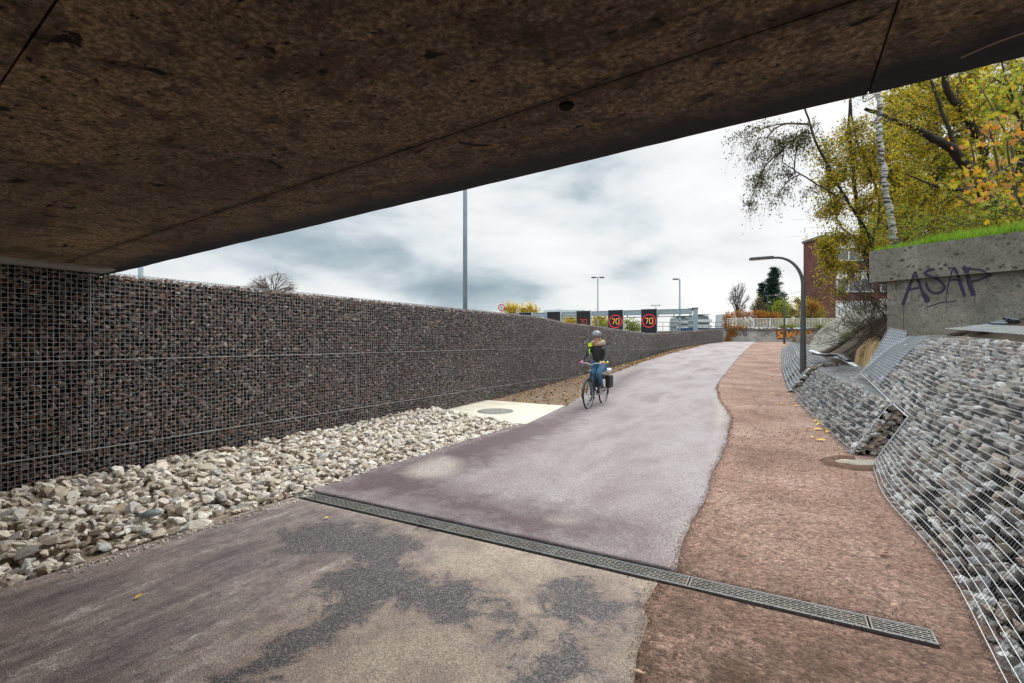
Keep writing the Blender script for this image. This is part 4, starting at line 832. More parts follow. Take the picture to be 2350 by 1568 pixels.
mast(1505, 107, EYE+(784-701)/F*107, .12, .08, M['pole_grey'], 'small distant twin-armed light just right of the brightest display panel', heads=((.25, .75, 0), (-.25, .75, 0)))
# ------------------------------------------------------------------ stroke drawing on a local plane
def stroke(mb, pts, w, o, ux, uz, nrm, close=False, k=6, m_=None):
    P = np.array(pts, float); S = spline(P, m_ or 6*len(P), close) if len(P) > 2 else P
    W3 = np.array(o)[None]+S[:, :1]*np.array(ux)+S[:, 1:2]*np.array(uz); mb.tube(W3, w, k, flat=(nrm, .12), closed=close)
SEVEN = [[(-.5, .98), (.5, .98)], [(.5, .98), (.36, .6), (.16, .3), (-.05, -.02)]]; ZERO = [[(.5, .75), (.4, .96), (0, 1.0), (-.4, .96), (-.5, .75), (-.5, .25), (-.4, .04), (0, 0), (.4, .04), (.5, .25)]]
# ------------------------------------------------------------------ motorway gantry
LX = lambda X: 43.5+.475*(12.1-X)
gd = np.array([1, -.475, 0]); gd /= np.linalg.norm(gd); gn = np.array([-.475, -1, 0]); gn = gn/np.linalg.norm(gn)
ga = math.atan2(gd[1], gd[0]); zt = EYE+(784-711)/F*43.5
gt = empty('sign_gantry', (15.5, LX(15.5), -4.5), 'grey steel gantry beam on a square post spanning the motorway', 'gantry')
mb = MB(); A = np.array([15.3, LX(15.3), zt-.20])-gn*.55; B = np.array([-8, LX(-8), zt-.20])-gn*.55; c = (A+B)/2; L_ = np.linalg.norm(A-B); mb.box(c, (L_, .45, .36), ga); mb.box(c+[0, 0, .20], (L_, .50, .035), ga); mb.box(c-[0, 0, .20], (L_, .50, .035), ga); part('beam', mb, M['steel'], gt)
mb = MB(); mb.box(c-[0, 0, .42], (L_, .16, .05), ga)
for u in np.arange(-L_/2, L_/2, 1.35): mb.box(c+gd*u-[0, 0, .32], (.06, .08, .2), ga)
part('cable_tray', mb, M['lamp_grey'], gt)
mb = MB(); pc = np.array([15.55, LX(15.55), 0])-gn*.55; mb.box(pc+[0, 0, (zt+.05-4.5)/2], (.36, .36, zt+.05+4.5), ga); part('post', mb, M['steel'], gt)
mb = MB(); mb.box(pc+[0, 0, zt+.07], (.50, .50, .05), ga); mb.box(pc-gd*.35+[0, 0, zt-.05], (.5, .2, .22), ga); part('cap_plate', mb, M['lamp_grey'], gt)
kk = [.2788, .211, .146, .0858, .0283, -.0266]
lab = ['brightest display panel reading 70 in a red ring, nearest the gantry post', 'second display panel from the gantry post, bright 70 in a red ring', 'third display panel from the gantry post, dull 70 with faint ring', 'fourth display panel from the gantry post, faint 70 half behind the wall', 'fifth display panel from the gantry post, dark and cut off by the wall', 'leftmost display panel, only its dark top showing above the wall']
for i, k in enumerate(kk):
    X_ = 49.25*k/(1+.475*k); o = np.array([X_, LX(X_), zt+.05-1.06]); e = empty('display_panel', tuple(o), lab[i], 'display panel', 'speed display panels on the gantry')
    mb = MB().box((0, 0, 0), (1.36, .34, 2.12), ga); part_ = mb.build('housing', M['steel_pale'], e)
    MB().box(gn*.178, (1.33, .02, 2.09), ga).build('screen', M['black'], e)
    br_, am = [('red_led', 'amber_led'), ('red_led', 'amber_led'), ('red_led_faint', 'amber_led_dim'), ('red_led_faint', 'red_led_dim'), ('red_led_faint', 'red_led_faint'), ('red_led_faint', 'red_led_faint')][i]
    f0 = gn*.192+np.array([0, 0, .02]); mb = MB(); th = np.linspace(0, 2*PI, 36, endpoint=False); stroke(mb, np.c_[np.cos(th), np.sin(th)]*.56, .030 if i < 2 else .018, f0, gd, (0, 0, 1), gn, True, m_=60); mb.build('speed_ring', M[br_], e)
    mb = MB()
    for st_ in SEVEN: stroke(mb, [(x*.26-.20, y*.48-.24) for x, y in st_], .026, f0, gd, (0, 0, 1), gn)
    stroke(mb, [(x*.27+.19, y*.48-.24) for x, y in ZERO[0]], .026, f0, gd, (0, 0, 1), gn, True, m_=40); mb.build('speed_digits', M[am], e)
# height limit sign
Ys = 60; xs = (1151-1175)/F*Ys; zs = EYE+(784-706)/F*Ys
hs = empty('road_sign', (xs, Ys, -4.5), 'round red-rimmed white sign reading 3,5 on a pole above the wall', 'road sign')
MB().tube([(0, .06, 0), (0, .06, zs+4.5+.3)], .04, 8).build('pole', M['pole_grey'], hs)
th = np.linspace(0, 2*PI, 36, endpoint=False)
def disc(r, y0, y1, z): mb = MB(); V = [(r*math.cos(a), y0, z+r*math.sin(a)) for a in th]+[(r*math.cos(a), y1, z+r*math.sin(a)) for a in th]; i = np.arange(36); j = (i+1) % 36; return mb.add(V, np.stack([i, j, j+36, i+36], 1), i[::-1][None], (i+36)[None])
disc(.42, .0, .03, zs+4.5).build('red_rim', simple('sign_red', (.55, .01, .015), .4, 0, .05), hs); disc(.30, -.012, -.002, zs+4.5).build('white_face', simple('sign_white', (.75, .76, .78), .4, 0, .05), hs)
mb = MB(); o = (0, -.02, zs+4.5); n_ = (0, -1, 0)
stroke(mb, [(-.17, .14), (-.08, .17), (-.01, .10), (-.07, .01), (.0, -.07), (-.07, -.15), (-.17, -.12)], .028, o, (1, 0, 0), (0, 0, 1), n_); stroke(mb, [(.055, -.10), (.045, -.15)], .02, o, (1, 0, 0), (0, 0, 1), n_); stroke(mb, [(.17, .02), (.10, .02), (.10, -.05), (.16, -.06), (.16, -.12), (.10, -.13)], .016, o, (1, 0, 0), (0, 0, 1), n_)
stroke(mb, [(.13, .16), (.13, .08)], .012, o, (1, 0, 0), (0, 0, 1), n_)
mb.build('lettering', M['black'], hs)
# ------------------------------------------------------------------ distant footbridge with rails and a blue banner
fb = empty('footbridge', (18, 72, -4.5), 'distant bridge parapet with thin rails and a blue banner behind the gantry', 'bridge')
def fz(py, Y=72): return EYE+(784-py)/F*Y
mb = MB(); x0, x1 = (1340-1175)/F*72, (1720-1175)/F*72; mb.box(((x0+x1)/2, 72, fz(764)), (x1-x0, 1.2, .5)); 
for xx in (x0+1, (x0+x1)/2, x1-1): mb.box((xx, 72.3, (fz(767)-4.5)/2), (.5, .5, fz(767)+4.5))
part('deck', mb, M['conc_grey'], fb); mb = MB()
for py in (740, 749.5): mb.box(((x0+x1)/2, 71.5, fz(py)), (x1-x0, .06, .07))
for xx in np.arange(x0, x1, .95): mb.box((xx, 71.5, (fz(740)+fz(760))/2), (.05, .05, fz(740)-fz(760)))
part('railing', mb, simple('brown_grey_rail', (.20, .17, .15), .6), fb)
mb = MB(); mb.box(((1608-1175)/F*72+2.0, 71.8, fz(756.5)), (10.5, .06, .42)); bn = part('banner', mb, M['blue_banner'], fb)
for u in (-1.2, .4, 2.0, 3.4): part('banner_print', MB().box(((1608-1175)/F*72+1+u, 71.76, fz(757.6)), (.8, .03, .14)), M['white_paint'], bn)
# ------------------------------------------------------------------ distant buildings
gb = empty('office_block', ((1299-1175)/F*260, 260, -4.5), 'low blue glass office block behind the display panels', 'building')
def bx(px0, px1, py0, Y, dep=12, zb=-4.5): x0, x1 = (px0-1175)/F*Y, (px1-1175)/F*Y; z1 = EYE+(784-py0)/F*Y; return ((x0+x1)/2, Y+dep/2, (z1+zb)/2), (x1-x0, dep, z1-zb)
b1 = part('facade', MB().box(*bx(1254, 1345, 723, 260)), M['glass_blue'], gb); b2 = part('upper_floor', MB().box(*bx(1249, 1341, 711.5, 262, 10, EYE+(784-722)/F*262)), M['steel_pale'], gb); part('plant_room', MB().box(*bx(1277, 1289, 709, 263, 8, EYE+(784-712)/F*262)), M['steel_pale'], b2)
mb = MB()
for py in np.arange(726, 784, 5.5): z = EYE+(784-py)/F*260; mb.box(((1299.5-1175)/F*260, 259.9, z), (20.9, .3, .32))
for px in np.arange(1256, 1345, 6): mb.box(((px-1175)/F*260, 259.8, (EYE+(784-723)/F*260-4.5)/2), (.2, .3, EYE+(784-723)/F*260+4.5))
part('facade_grid', mb, M['steel_pale'], b1)
def balcony_block(pa, pb, py0, Y, label):
    e = empty('apartment_tower', ((pa+pb-2350)/2/F*Y, Y, -4.5), label, 'apartment tower', 'pale balcony towers on the horizon'); part('core', MB().box(*bx(pa+3, pb-5, py0+3, Y, 15)), M['tower_dark'], e)
    mb = MB(); w_ = (pb-pa)/F*Y; xc = (pa+pb-2350)/2/F*Y; zz_ = EYE+(784-py0)/F*Y; k = 0
    while zz_ > -3:
        jx = (k % 2)*.8*w_*.04; mb.box((xc+jx, Y+6, zz_), (w_*(1 if k else .82), 15.5, .5)); mb.box((xc+jx, Y-1.6, zz_-.9), (w_*.97*(1 if k else .8), .3, 1.3)) if k else None; zz_ -= 3.3; k += 1
    part('balcony', mb, M['slab_pale'], e); mb = MB()
    for u in np.linspace(-.42, .42, 7): mb.box((xc+u*w_, Y+.4, (EYE+(784-py0)/F*Y-4.5)/2-1), (.5, .6, EYE+(784-py0)/F*Y+2.5))
    part('partition', mb, M['slab_pale'], e)
balcony_block(1551, 1590, 726, 330, 'left wing of the pale tower with stacked balconies behind the gantry post')
balcony_block(1596, 1631, 722, 300, 'pale apartment tower with ragged stacked balconies right of the gantry post')
e = empty('apartment_tower', ((1668-1175)/F*330, 330, -4.5), 'plain pale tower slab half hidden by the orange creeper', 'building'); part('wall', MB().box(*bx(1659, 1676, 721, 330)), M['slab_pale'], e); mb = MB()
for py in np.arange(726, 770, 6): mb.box(((1668-1175)/F*330, 329.9, EYE+(784-py)/F*330), (4.0, .3, .7))
part('window_band', mb, M['tower_dark'], e)
# ------------------------------------------------------------------ end wall with graffiti, railing and street above
YE = 52.0; ex = lambda px, Y=YE: (px-1175)/F*Y; ez = lambda py, Y=YE: EYE+(784-py)/F*Y
ew = empty('graffiti_wall', (ex(1770), YE, 1.6), 'low grey concrete wall with orange and black graffiti closing the end of the path', 'concrete wall')
mb = MB(); x0, x1 = ex(1662), ex(2060); zt0 = ez(758); mb.box(((x0+x1)/2, YE+.25, (zt0+.8)/2), (x1-x0, .5, zt0-.8)); part('wall_face', mb, M['conc_grey'], ew)
mb = MB(); mb.box(((x0+x1)/2, YE+.2, zt0+.085), (x1-x0, .66, .17)); part('coping', mb, M['coping'], ew)
SP = []
def spx(lst): return [(ex(x)-ex(1770), ez(y)-1.6) for x, y in lst]
Z1 = lambda x, y: ((1760+x*260/2350)*.94, (760+y*100/904)*.94)
def gpart(name, strokes, mat, off, parent):
    mb = MB()
    for k, (pts, w_) in enumerate(strokes):
        P = [Z1(*p) for p in pts]; P = [(ex(x)-ex(1770), ez(y)-1.6) for x, y in P]; cl_ = len(P) > 3 and pts[0] == pts[-1]
        if cl_: P = P[:-1]
        S = spline(np.array(P), 8*len(P), cl_) if len(P) > 2 else np.array(P); W3 = np.c_[S[:, 0], np.full(len(S), -off-.001*k), S[:, 1]]; mb.tube(W3, w_*.104/F*YE, 6, flat=((0, -1, 0), .04), closed=cl_)
    return mb.build(name, mat, parent)
Spts = [(1370, 440), (1290, 440), (1255, 470), (1290, 510), (1360, 535), (1350, 570), (1290, 560), (1240, 590)]
Wp = [(1455, 430), (1480, 580), (1545, 470), (1590, 575), (1650, 425)]; Ap = [(1665, 580), (1720, 450), (1790, 425), (1815, 580)]; Ap2 = [(1700, 530), (1800, 530)]; Pp = [(1870, 575), (1875, 440), (1950, 440), (1985, 475), (1950, 520), (1880, 530)]
purple = simple('violet_spray', (.30, .22, .50), .7); whiteS = simple('white_spray', (.70, .70, .68), .7); blackS = simple('black_spray', (.015, .013, .015), .6); orangeS = simple('orange_spray', (.62, .24, .03), .6)
gr = empty('x', (0, 0, 0)); bpy.data.objects.remove(gr)
gpart('violet_graffiti_shadow', [([(1170, 520), (1260, 490), (1330, 500)], 22), ([(1400, 440), (1560, 450), (1600, 480)], 26), ([(1880, 560), (2010, 540), (2080, 500)], 22)], purple, .004, ew)
gpart('white_graffiti_outline', [(Pp, 60), (Wp, 52)], whiteS, .012, ew)
gpart('black_graffiti_outline', [(Spts, 50), (Wp, 46), (Ap, 34), (Ap2, 26), (Pp, 50)], blackS, .022, ew)
gpart('orange_graffiti_letters', [(Spts, 30), (Wp, 27), (Ap, 18), (Ap2, 12), (Pp, 30)], orangeS, .036, ew)
t1 = [[(285, 520), (300, 570), (325, 490), (345, 550), (330, 480), (290, 500), (285, 520)], [(380, 490), (400, 540), (425, 520), (415, 470), (385, 475), (380, 490)], [(430, 540), (445, 460), (475, 450), (490, 520), (465, 530), (440, 500)], [(490, 540), (500, 450), (530, 480), (505, 500), (545, 545)], [(550, 450), (555, 540), (575, 480), (550, 500), (575, 540)], [(500, 470), (520, 560), (545, 520)]]
t2 = [[(900, 440), (840, 430), (808, 480), (820, 530), (870, 550), (900, 520), (870, 490), (850, 460)], [(960, 430), (900, 440), (900, 470), (950, 500), (950, 540), (890, 550)], [(960, 540), (970, 430), (1000, 520), (1020, 440), (1040, 530)], [(1050, 540), (1050, 440), (1080, 420), (1090, 480), (1060, 500)], [(1080, 480), (1130, 470), (1140, 520), (1105, 550), (1070, 520)]]
gpart('black_tag_lettering', [(s_, 5.5) for s_ in t1], blackS, .006, ew); gpart('black_bubble_lettering', [(s_, 4.5) for s_ in t2], blackS, .006, ew)
# upper street ground
mb = MB(); mb.box((47, 76, 1.35), (52, 47.0, 3.3)); tag(mb.build('upper_street', M['terrain']), kind='structure')
ra = empty('white_railing', (ex(1790), YE+.2, zt0+.17), 'long cream painted railing on top of the graffiti wall', 'railing')
rx0, rx1 = ex(1672), ex(1958); rz0, rz1 = zt0+.17, ez(731); mb = MB()
mb.box(((rx0+rx1)/2, YE+.2, rz1), (rx1-rx0, .06, .05)); mb.box(((rx0+rx1)/2, YE+.2, rz0+.10), (rx1-rx0, .05, .05)); part('rail', mb, M['white_paint'], ra)
mb = MB()
for xx in np.arange(rx0, rx1, .158): mb.box((xx, YE+.2, (rz0+.1+rz1)/2), (.045, .03, rz1-rz0-.1))
part('bars', mb, M['white_paint'], ra)
for xx in np.arange(rx0+.9, rx1, 1.78): part('post', MB().box((xx, YE+.17, (rz0+rz1)/2+.02), (.09, .09, rz1-rz0+.04)), M['white_paint'], ra)
gf = empty('mesh_fence', (ex(1850), 56, 3.0), 'thin dark green mesh fence with posts behind the railing', 'fence'); mb = MB()
fg_ = simple('fence_green', (.02, .04, .03), .6)
for px in (1770, 1815, 1860, 1926): part('post', MB().box((ex(px, 56), 56, 3.0+1.15), (.07, .07, 2.3)), fg_, gf)
mb = MB()
for z in np.arange(3.2, 5.3, .25): mb.box(((ex(1770, 56)+ex(1926, 56))/2, 56, z), (ex(1926, 56)-ex(1770, 56), .012, .012))
part('wires', mb, M['wire_dark'], gf)
# brick building
YB = 62.0; bX0 = ex(1887, YB); bb = empty('brick_building', (bX0, YB, 3.0), 'tall dark red brick building with white shutters behind the embankment', 'building')
topz = ez(545, YB)
mb = MB(); mb.box((11, 2, (topz-3)/2), (22, 4, topz-3.0)); 
bw_ = mb.build('wall', M['brick'], bb)
MB().box((11, 2, topz-3+.15), (22.3, 4.3, .3)).build('roof', M['coping'], bb); MB().box((11, -.06, .55), (22, .14, 1.1)).build('plinth', M['render_white'], bb)
for zc, hgt in ((ez(714, YB)-3, 2.4), (ez(646, YB)-3, 2.6), (ez(575, YB)-3, 2.6)):
    for xc in (4.0, 9.5, 15.0):
        w_ = 4.6 if zc < 5 else 4.4
        f = MB(); 
        for dx in (-w_/2, -w_/6, w_/6, w_/2): f.box((xc+dx, -.05, zc), (.14, .16, hgt))
        f.box((xc, -.05, zc+hgt/2), (w_+.14, .17, .14)); f.box((xc, -.08, zc-hgt/2), (w_+.3, .26, .16)); fo = f.build('window', M['white_paint'], bb)
        if zc < 5: MB().box((xc, -.03, zc), (w_-.1, .06, hgt-.1)).build('shutter', M['shutter'], fo)
        else: MB().box((xc, -.03, zc), (w_-.1, .04, hgt-.1)).build('pane', M['glass'], fo); MB().box((xc, -.052, zc+hgt*.28), (w_-.14, .02, hgt*.36)).build('blind', M['shutter'], fo)
# overhead cable
P = spline([WP(1720, 694, 57), WP(1780, 684, 52), WP(1840, 668, 46), WP(1905, 655, 40)], 20); tag(MB().tube(P, .014, 4).build('overhead_cable', M['lamp_grey']), 'thin dark cable crossing behind the near street lamp', 'cable')
# ------------------------------------------------------------------ vegetation
def leaves(mb, P, size, hang=.5, wid=.45, Dr=None):
    n = len(P); size = np.broadcast_to(size, (n,)); a = RNG.uniform(0, 2*PI, n); el = RNG.normal(-hang, .55, n)
    d = np.stack([np.cos(a)*np.cos(el), np.sin(a)*np.cos(el), np.sin(el)], 1); r = RNG.normal(0, 1, (n, 3)); s = np.cross(d, r); s /= np.linalg.norm(s, axis=1)[:, None]; nn_ = np.cross(d, s)
    L = size*RNG.uniform(.7, 1.25, n); w = L*wid
    V = np.stack([P, P+d*(L*.45)[:, None]+s*w[:, None]*.6+nn_*(L*.12)[:, None], P+d*L[:, None], P+d*(L*.45)[:, None]-s*w[:, None]*.6+nn_*(L*.12)[:, None]], 1)
    i = np.arange(n)[:, None]*4; rn = RNG.random(n); mb.add(V.reshape(-1, 3), np.concatenate([i+0, i+1, i+2], 1), np.concatenate([i+0, i+2, i+3], 1), rnd=np.repeat(rn, 4)); return mb
def maple_leaves(mb, P, size):
    ang = np.array([-90, -58, -40, -20, 5, 22, 45, 68, 90, 112, 135, 158, 175, 200, 220, 238])*PI/180; rad = np.array([.12, .42, .62, .45, .92, .55, .95, .52, 1.12, .52, .95, .55, .92, .45, .62, .42])
    shp = np.c_[np.cos(ang)*rad, np.sin(ang)*rad]; k = len(shp)
    for p in P:
        s_ = size*RNG.uniform(.55, 1.15); a = RNG.uniform(0, 2*PI); t1 = np.array([math.cos(a), math.sin(a)*.6, RNG.uniform(-.5, .3)]); t1 /= np.linalg.norm(t1); dn = np.array([RNG.uniform(-.4, .4), RNG.uniform(-.7, .1), -1.0]); t2 = dn-t1*(dn@t1); t2 /= np.linalg.norm(t2); n_ = np.cross(t1, t2)
        V = p+s_*(shp[:, :1]*t1+shp[:, 1:2]*t2)+s_*n_*(.22*(np.abs(shp[:, :1])**1.5)+RNG.uniform(-.05, .05, (k, 1))); c = (p+s_*t2*.1)[None]; i = np.arange(k); mb.add(np.concatenate([c, V]), np.stack([i*0, i+1, (i+1) % k+1], 1), rnd=RNG.random())
    return mb
def rand_ell(n, c, r):
    v = RNG.normal(0, 1, (n, 3)); v /= np.linalg.norm(v, axis=1)[:, None]; v *= RNG.random(n)[:, None]**(1/2.4); return np.array(c)+v*np.array(r)
def tree(name, label, cat, base, trunks, clusters, leafmat_, bark, lsize, group=None, twr=.006, hang=.5, wid=.45, droop=.15, nleaf=22, jit=.07, crown='foliage'):
    """trunks: list of (points, r0, r1); clusters: (centre, radii, twigs, from_point)"""
    r = empty(name, tuple(base), label, cat, group); mb = MB(); allp = []
    for P, r0, r1 in trunks:
        S = spline(np.array(P, float), max(8, 5*len(P))); S[1:-1] += RNG.normal(0, r1*.5, S[1:-1].shape); mb.tube(S, np.linspace(r0, r1, len(S)), 7); allp.append(S)
    allp = np.concatenate(allp); LP = []; tw = MB()
    for (c, rr, nt_, *fp) in clusters:
        c = np.array(c, float); rr = np.array(rr, float); src = np.array(fp[0]) if fp else allp[np.argmin(np.linalg.norm(allp-c+[0, 0, .5], axis=1))]
        mid = (src+c)/2+RNG.normal(0, .12, 3)*rr.max()+[0, 0, .12*np.linalg.norm(c-src)]; S = spline([src, mid, c], 9); Lc = np.linalg.norm(c-src); tw.tube(S, np.linspace(min(.05, .012+.010*Lc), twr*1.6, 9), 5)
        E = rand_ell(nt_, c, rr)
        for e in E:
            b = S[RNG.integers(3, 9)] if RNG.random() < .7 else c+(e-c)*RNG.uniform(.1, .35); m_ = (b+e)/2+RNG.normal(0, .10, 3)*np.linalg.norm(e-b)+[0, 0, .12*np.linalg.norm(e-b)]; e2 = e-[0, 0, droop*np.linalg.norm(e-b)]
            T_ = spline([b, m_, e2], 6); tw.tube(T_, np.linspace(twr, twr*.35, 6), 3, caps=False)
            k = RNG.poisson(nleaf); u = RNG.uniform(.18, 1.05, k)*4.999; i = np.clip(u.astype(int), 0, 4); f = (u-i)[:, None]; LP.append(T_[i]*(1-f)+T_[i+1]*f+RNG.normal(0, jit, (k, 3)))
    t_ = part('trunk', mb, bark, r, True); part('branches', tw, M['twig'] if bark is not M['birch'] else M['twig'], r)
    if nleaf:
        LP = np.concatenate(LP); lm = MB(); maple_leaves(lm, LP, lsize) if wid == 'maple' else leaves(lm, LP, lsize, hang, wid); part(crown, lm, leafmat_, r)
    return r
def C(px, py, Y, rx, ry, n, dY=None, fp=None):
    s = Y/F; c = WP(px, py, Y); o = (c, (rx*s, dY if dY else max(rx, ry)*s*1.1, ry*s), n); return o+((WP(*fp),) if fp else ())
# --- birch, its trunk pale in front of the foliage
Yb = 14.6; bz = WP(2054, 566, Yb)
bl = [WP(x, y, Yb) for x, y in ((2054, 570), (2048, 530), (2034, 450), (2023, 385), (2017, 320), (2018, 260), (2022, 180), (2030, 60), (2040, -80))]
tree('birch_tree', 'birch with a white black-barred trunk rising behind the old abutment', 'tree', bz, [(bl, .105, .06)], [C(2060, 260, 14.8, 90, 60, 26), C(1990, 200, 14.9, 110, 70, 22), C(2080, 120, 15, 110, 90, 22), C(2000, 60, 15, 120, 90, 14)], M['lf_alder'], M['birch'], .062, nleaf=22)
# --- alder with drooping outer twigs, left edge of the foliage
al = [[WP(*p) for p in ((2010, 600, 15.4), (1991, 532, 15.2), (1946, 464, 15), (1881, 344, 14.8), (1854, 270, 14.6), (1830, 190, 14.5))], [WP(*p) for p in ((1946, 464, 15), (1890, 432, 14.8), (1837, 400, 14.6), (1795, 372, 14.4))], [WP(*p) for p in ((2000, 560, 15.4), (2020, 470, 15.6), (1990, 380, 15.5), (1960, 300, 15.4), (1950, 180, 15.3))]]
dg = [C(1706, 312, 14.2, 52, 24, 22, fp=(1854, 285, 14.6)), C(1730, 350, 14.2, 45, 45, 26, fp=(1854, 285, 14.6)), C(1745, 420, 14.3, 48, 42, 30, fp=(1850, 300, 14.6)), C(1790, 330, 14.4, 60, 50, 40), C(1850, 310, 14.5, 60, 50, 44), C(1722, 462, 14.2, 26, 22, 12, fp=(1800, 340, 14.4)), C(1785, 450, 14.5, 38, 34, 14, fp=(1837, 400, 14.6)), C(1808, 395, 14.6, 48, 40, 16), C(1860, 440, 14.8, 45, 30, 8)]
tree('alder_tree', 'slender alder whose drooping twigs hang dark against the sky left of the birch', 'tree', WP(2010, 620, 15.4), [(al[0], .055, .02), (al[1], .03, .012), (al[2], .045, .02)],
     [(c[0], c[1], int(c[2]*1.6), *c[3:]) for c in dg], M['lf_dark'], M['bark'], .072, nleaf=14, droop=.5, hang=.9, wid=.36, twr=.005, jit=.05)
dn = [C(1905, 345, 15, 55, 60, 60), C(1945, 395, 15.2, 60, 60, 80), C(1960, 300, 15.3, 60, 55, 70), C(1925, 470, 15.2, 45, 50, 52), C(1985, 470, 15.5, 50, 60, 80), C(1930, 545, 15.4, 50, 45, 56), C(1985, 560, 15.6, 45, 50, 64), C(1905, 610, 15.2, 36, 38, 34), C(1955, 625, 15.4, 50, 36, 50), C(1998, 400, 15.6, 40, 60, 56), C(1890, 560, 15.0, 28, 28, 16), C(1902, 575, 15.0, 34, 42, 40), C(1900, 480, 15.0, 40, 50, 40), C(1895, 420, 15.0, 50, 50, 46), C(1960, 350, 15.4, 60, 50, 60), C(2010, 330, 15.5, 50, 60, 60), C(2020, 560, 15.8, 40, 40, 50), C(1925, 678, 15.0, 34, 20, 18, fp=(1960, 630, 15.4)), C(1880, 655, 14.9, 22, 22, 9, fp=(1920, 620, 15.4))]
tree('hazel_tree', 'dense olive and yellow tree between the brick building and the birch trunk', 'tree', WP(2000, 640, 16.0), [([WP(2000, 650, 16), WP(1985, 560, 15.8), WP(1965, 450, 15.6), WP(1950, 330, 15.4), WP(1950, 230, 15.3)], .09, .03), ([WP(1985, 560, 15.8), WP(1930, 520, 15.5), WP(1905, 450, 15.2)], .04, .015), ([WP(1990, 600, 15.8), WP(1930, 610, 15.5), WP(1895, 600, 15.2)], .035, .012)],
     [(c[0], c[1], int(c[2]*1.15), *c[3:]) for c in dn], M['lf_alder'], M['bark'], .080, nleaf=15, droop=.25, wid=.46)
# --- big old tree with dark limbs on the right
lb = [([WP(2330, 620, 17), WP(2300, 520, 17), WP(2262, 440, 16.8), WP(2196, 354, 16.4), WP(2131, 313, 16), WP(2066, 282, 15.8), (WP(1985, 250, 15.6))], .26, .05), ([WP(2262, 440, 16.8), WP(2250, 330, 16.8), WP(2215, 262, 16.6), WP(2170, 190, 16.4), WP(2150, 80, 16.3)], .16, .07), ([WP(2300, 500, 17), WP(2340, 380, 17), WP(2350, 200, 17)], .15, .08), ([WP(2196, 354, 16.4), WP(2160, 250, 16.3), WP(2120, 140, 16.2)], .07, .03), ([WP(2262, 440, 16.8), WP(2160, 430, 16.2), WP(2080, 400, 15.9)], .07, .02)]
cc = []
for px in range(2070, 2400, 42):
    for py in range(130, 560, 44):
        if py < 600-(2400-px)*.02 and RNG.random() < .93: cc.append(C(px+RNG.uniform(-14, 14), py+RNG.uniform(-14, 14), RNG.uniform(16.2, 18.5), 36, 32, 17, dY=.9))
tree('old_tree', 'big old tree with thick dark limbs and olive leaves at the right', 'tree', WP(2330, 640, 17), lb, cc, M['lf_alder'], M['bark'], .090, nleaf=20, wid=.5)
# --- backdrop trees farther up the embankment
for k, (px, py, Yk, rx, ry, lab, mt) in enumerate(((2130, 430, 24, 90, 110, 'green tree deep behind the birch trunk', 'lf_maple'), (2250, 380, 25, 110, 170, 'green tree farthest back behind the old tree limbs', 'lf_maple'), (2040, 450, 23, 70, 130, 'olive tree behind the birch and above the coping corner', 'lf_alder'), (2160, 510, 22, 130, 60, 'low spreading green tree behind the grass of the abutment', 'lf_alder'), (2300, 500, 21, 90, 80, 'low dense green tree at the right behind the abutment', 'lf_maple'), (2140, 260, 24, 110, 90, 'high olive tree seen between the birch top and dark limbs', 'lf_alder'))):
    cl = [C(px+RNG.uniform(-rx, rx), py+RNG.uniform(-ry, ry), Yk+RNG.uniform(-1, 1), 36, 36, 20) for _ in range(int(rx*ry/300))]
    tree('background_tree', lab, 'tree', WP(px, 640, Yk), [([WP(px, 650, Yk), WP(px+8, py+40, Yk), WP(px-5, py-ry, Yk)], .16, .05)], cl, M[mt], M['bark'], .14, nleaf=18, wid=.5, jit=.1, group='trees deep on the embankment')
# --- young maple in front at the right edge
mt_ = [([WP(2420, 560, 11.5), WP(2390, 430, 10.8), WP(2350, 330, 10), WP(2300, 300, 9.5)], .05, .012), ([WP(2400, 470, 11), WP(2350, 375, 9.6), WP(2270, 410, 9.3), WP(2195, 450, 9.1)], .028, .006), ([WP(2420, 560, 11.5), WP(2335, 450, 11.2), WP(2318, 330, 11), WP(2250, 200, 10.8)], .04, .012)]
tree('maple_tree', 'young maple with large yellow and orange lobed leaves at the right edge', 'tree', WP(2420, 600, 11.5), mt_, [C(2268, 290, 9.3, 46, 26, 5), C(2320, 300, 9.4, 40, 40, 8), C(2225, 320, 9.2, 26, 20, 4), C(2300, 390, 9.4, 50, 30, 6), C(2215, 400, 9.2, 22, 24, 4), C(2250, 440, 9.3, 34, 26, 6), C(2335, 440, 9.6, 40, 40, 8), C(2228, 470, 9.2, 22, 20, 3)], M['lf_turn'], M['bark_grey'], .085, nleaf=5, wid='maple', jit=.10)
tree('maple_tree', 'green-leaved maple sapling at the top right under the bridge edge', 'tree', WP(2430, 600, 12.5), [([WP(2430, 600, 12.5), WP(2380, 400, 12.2), WP(2330, 250, 12), WP(2290, 120, 12)], .05, .015)], [C(2280, 200, 11.8, 50, 36, 12), C(2340, 170, 11.8, 50, 40, 14), C(2340, 250, 11.8, 50, 36, 12), C(2260, 250, 12, 40, 30, 8), C(2320, 340, 12, 50, 40, 10), C(2330, 500, 12, 40, 40, 12), C(2290, 470, 12.2, 50, 40, 10), C(2210, 190, 12.2, 34, 24, 5)], M['lf_maple'], M['bark'], .085, nleaf=7, wid='maple', jit=.12)
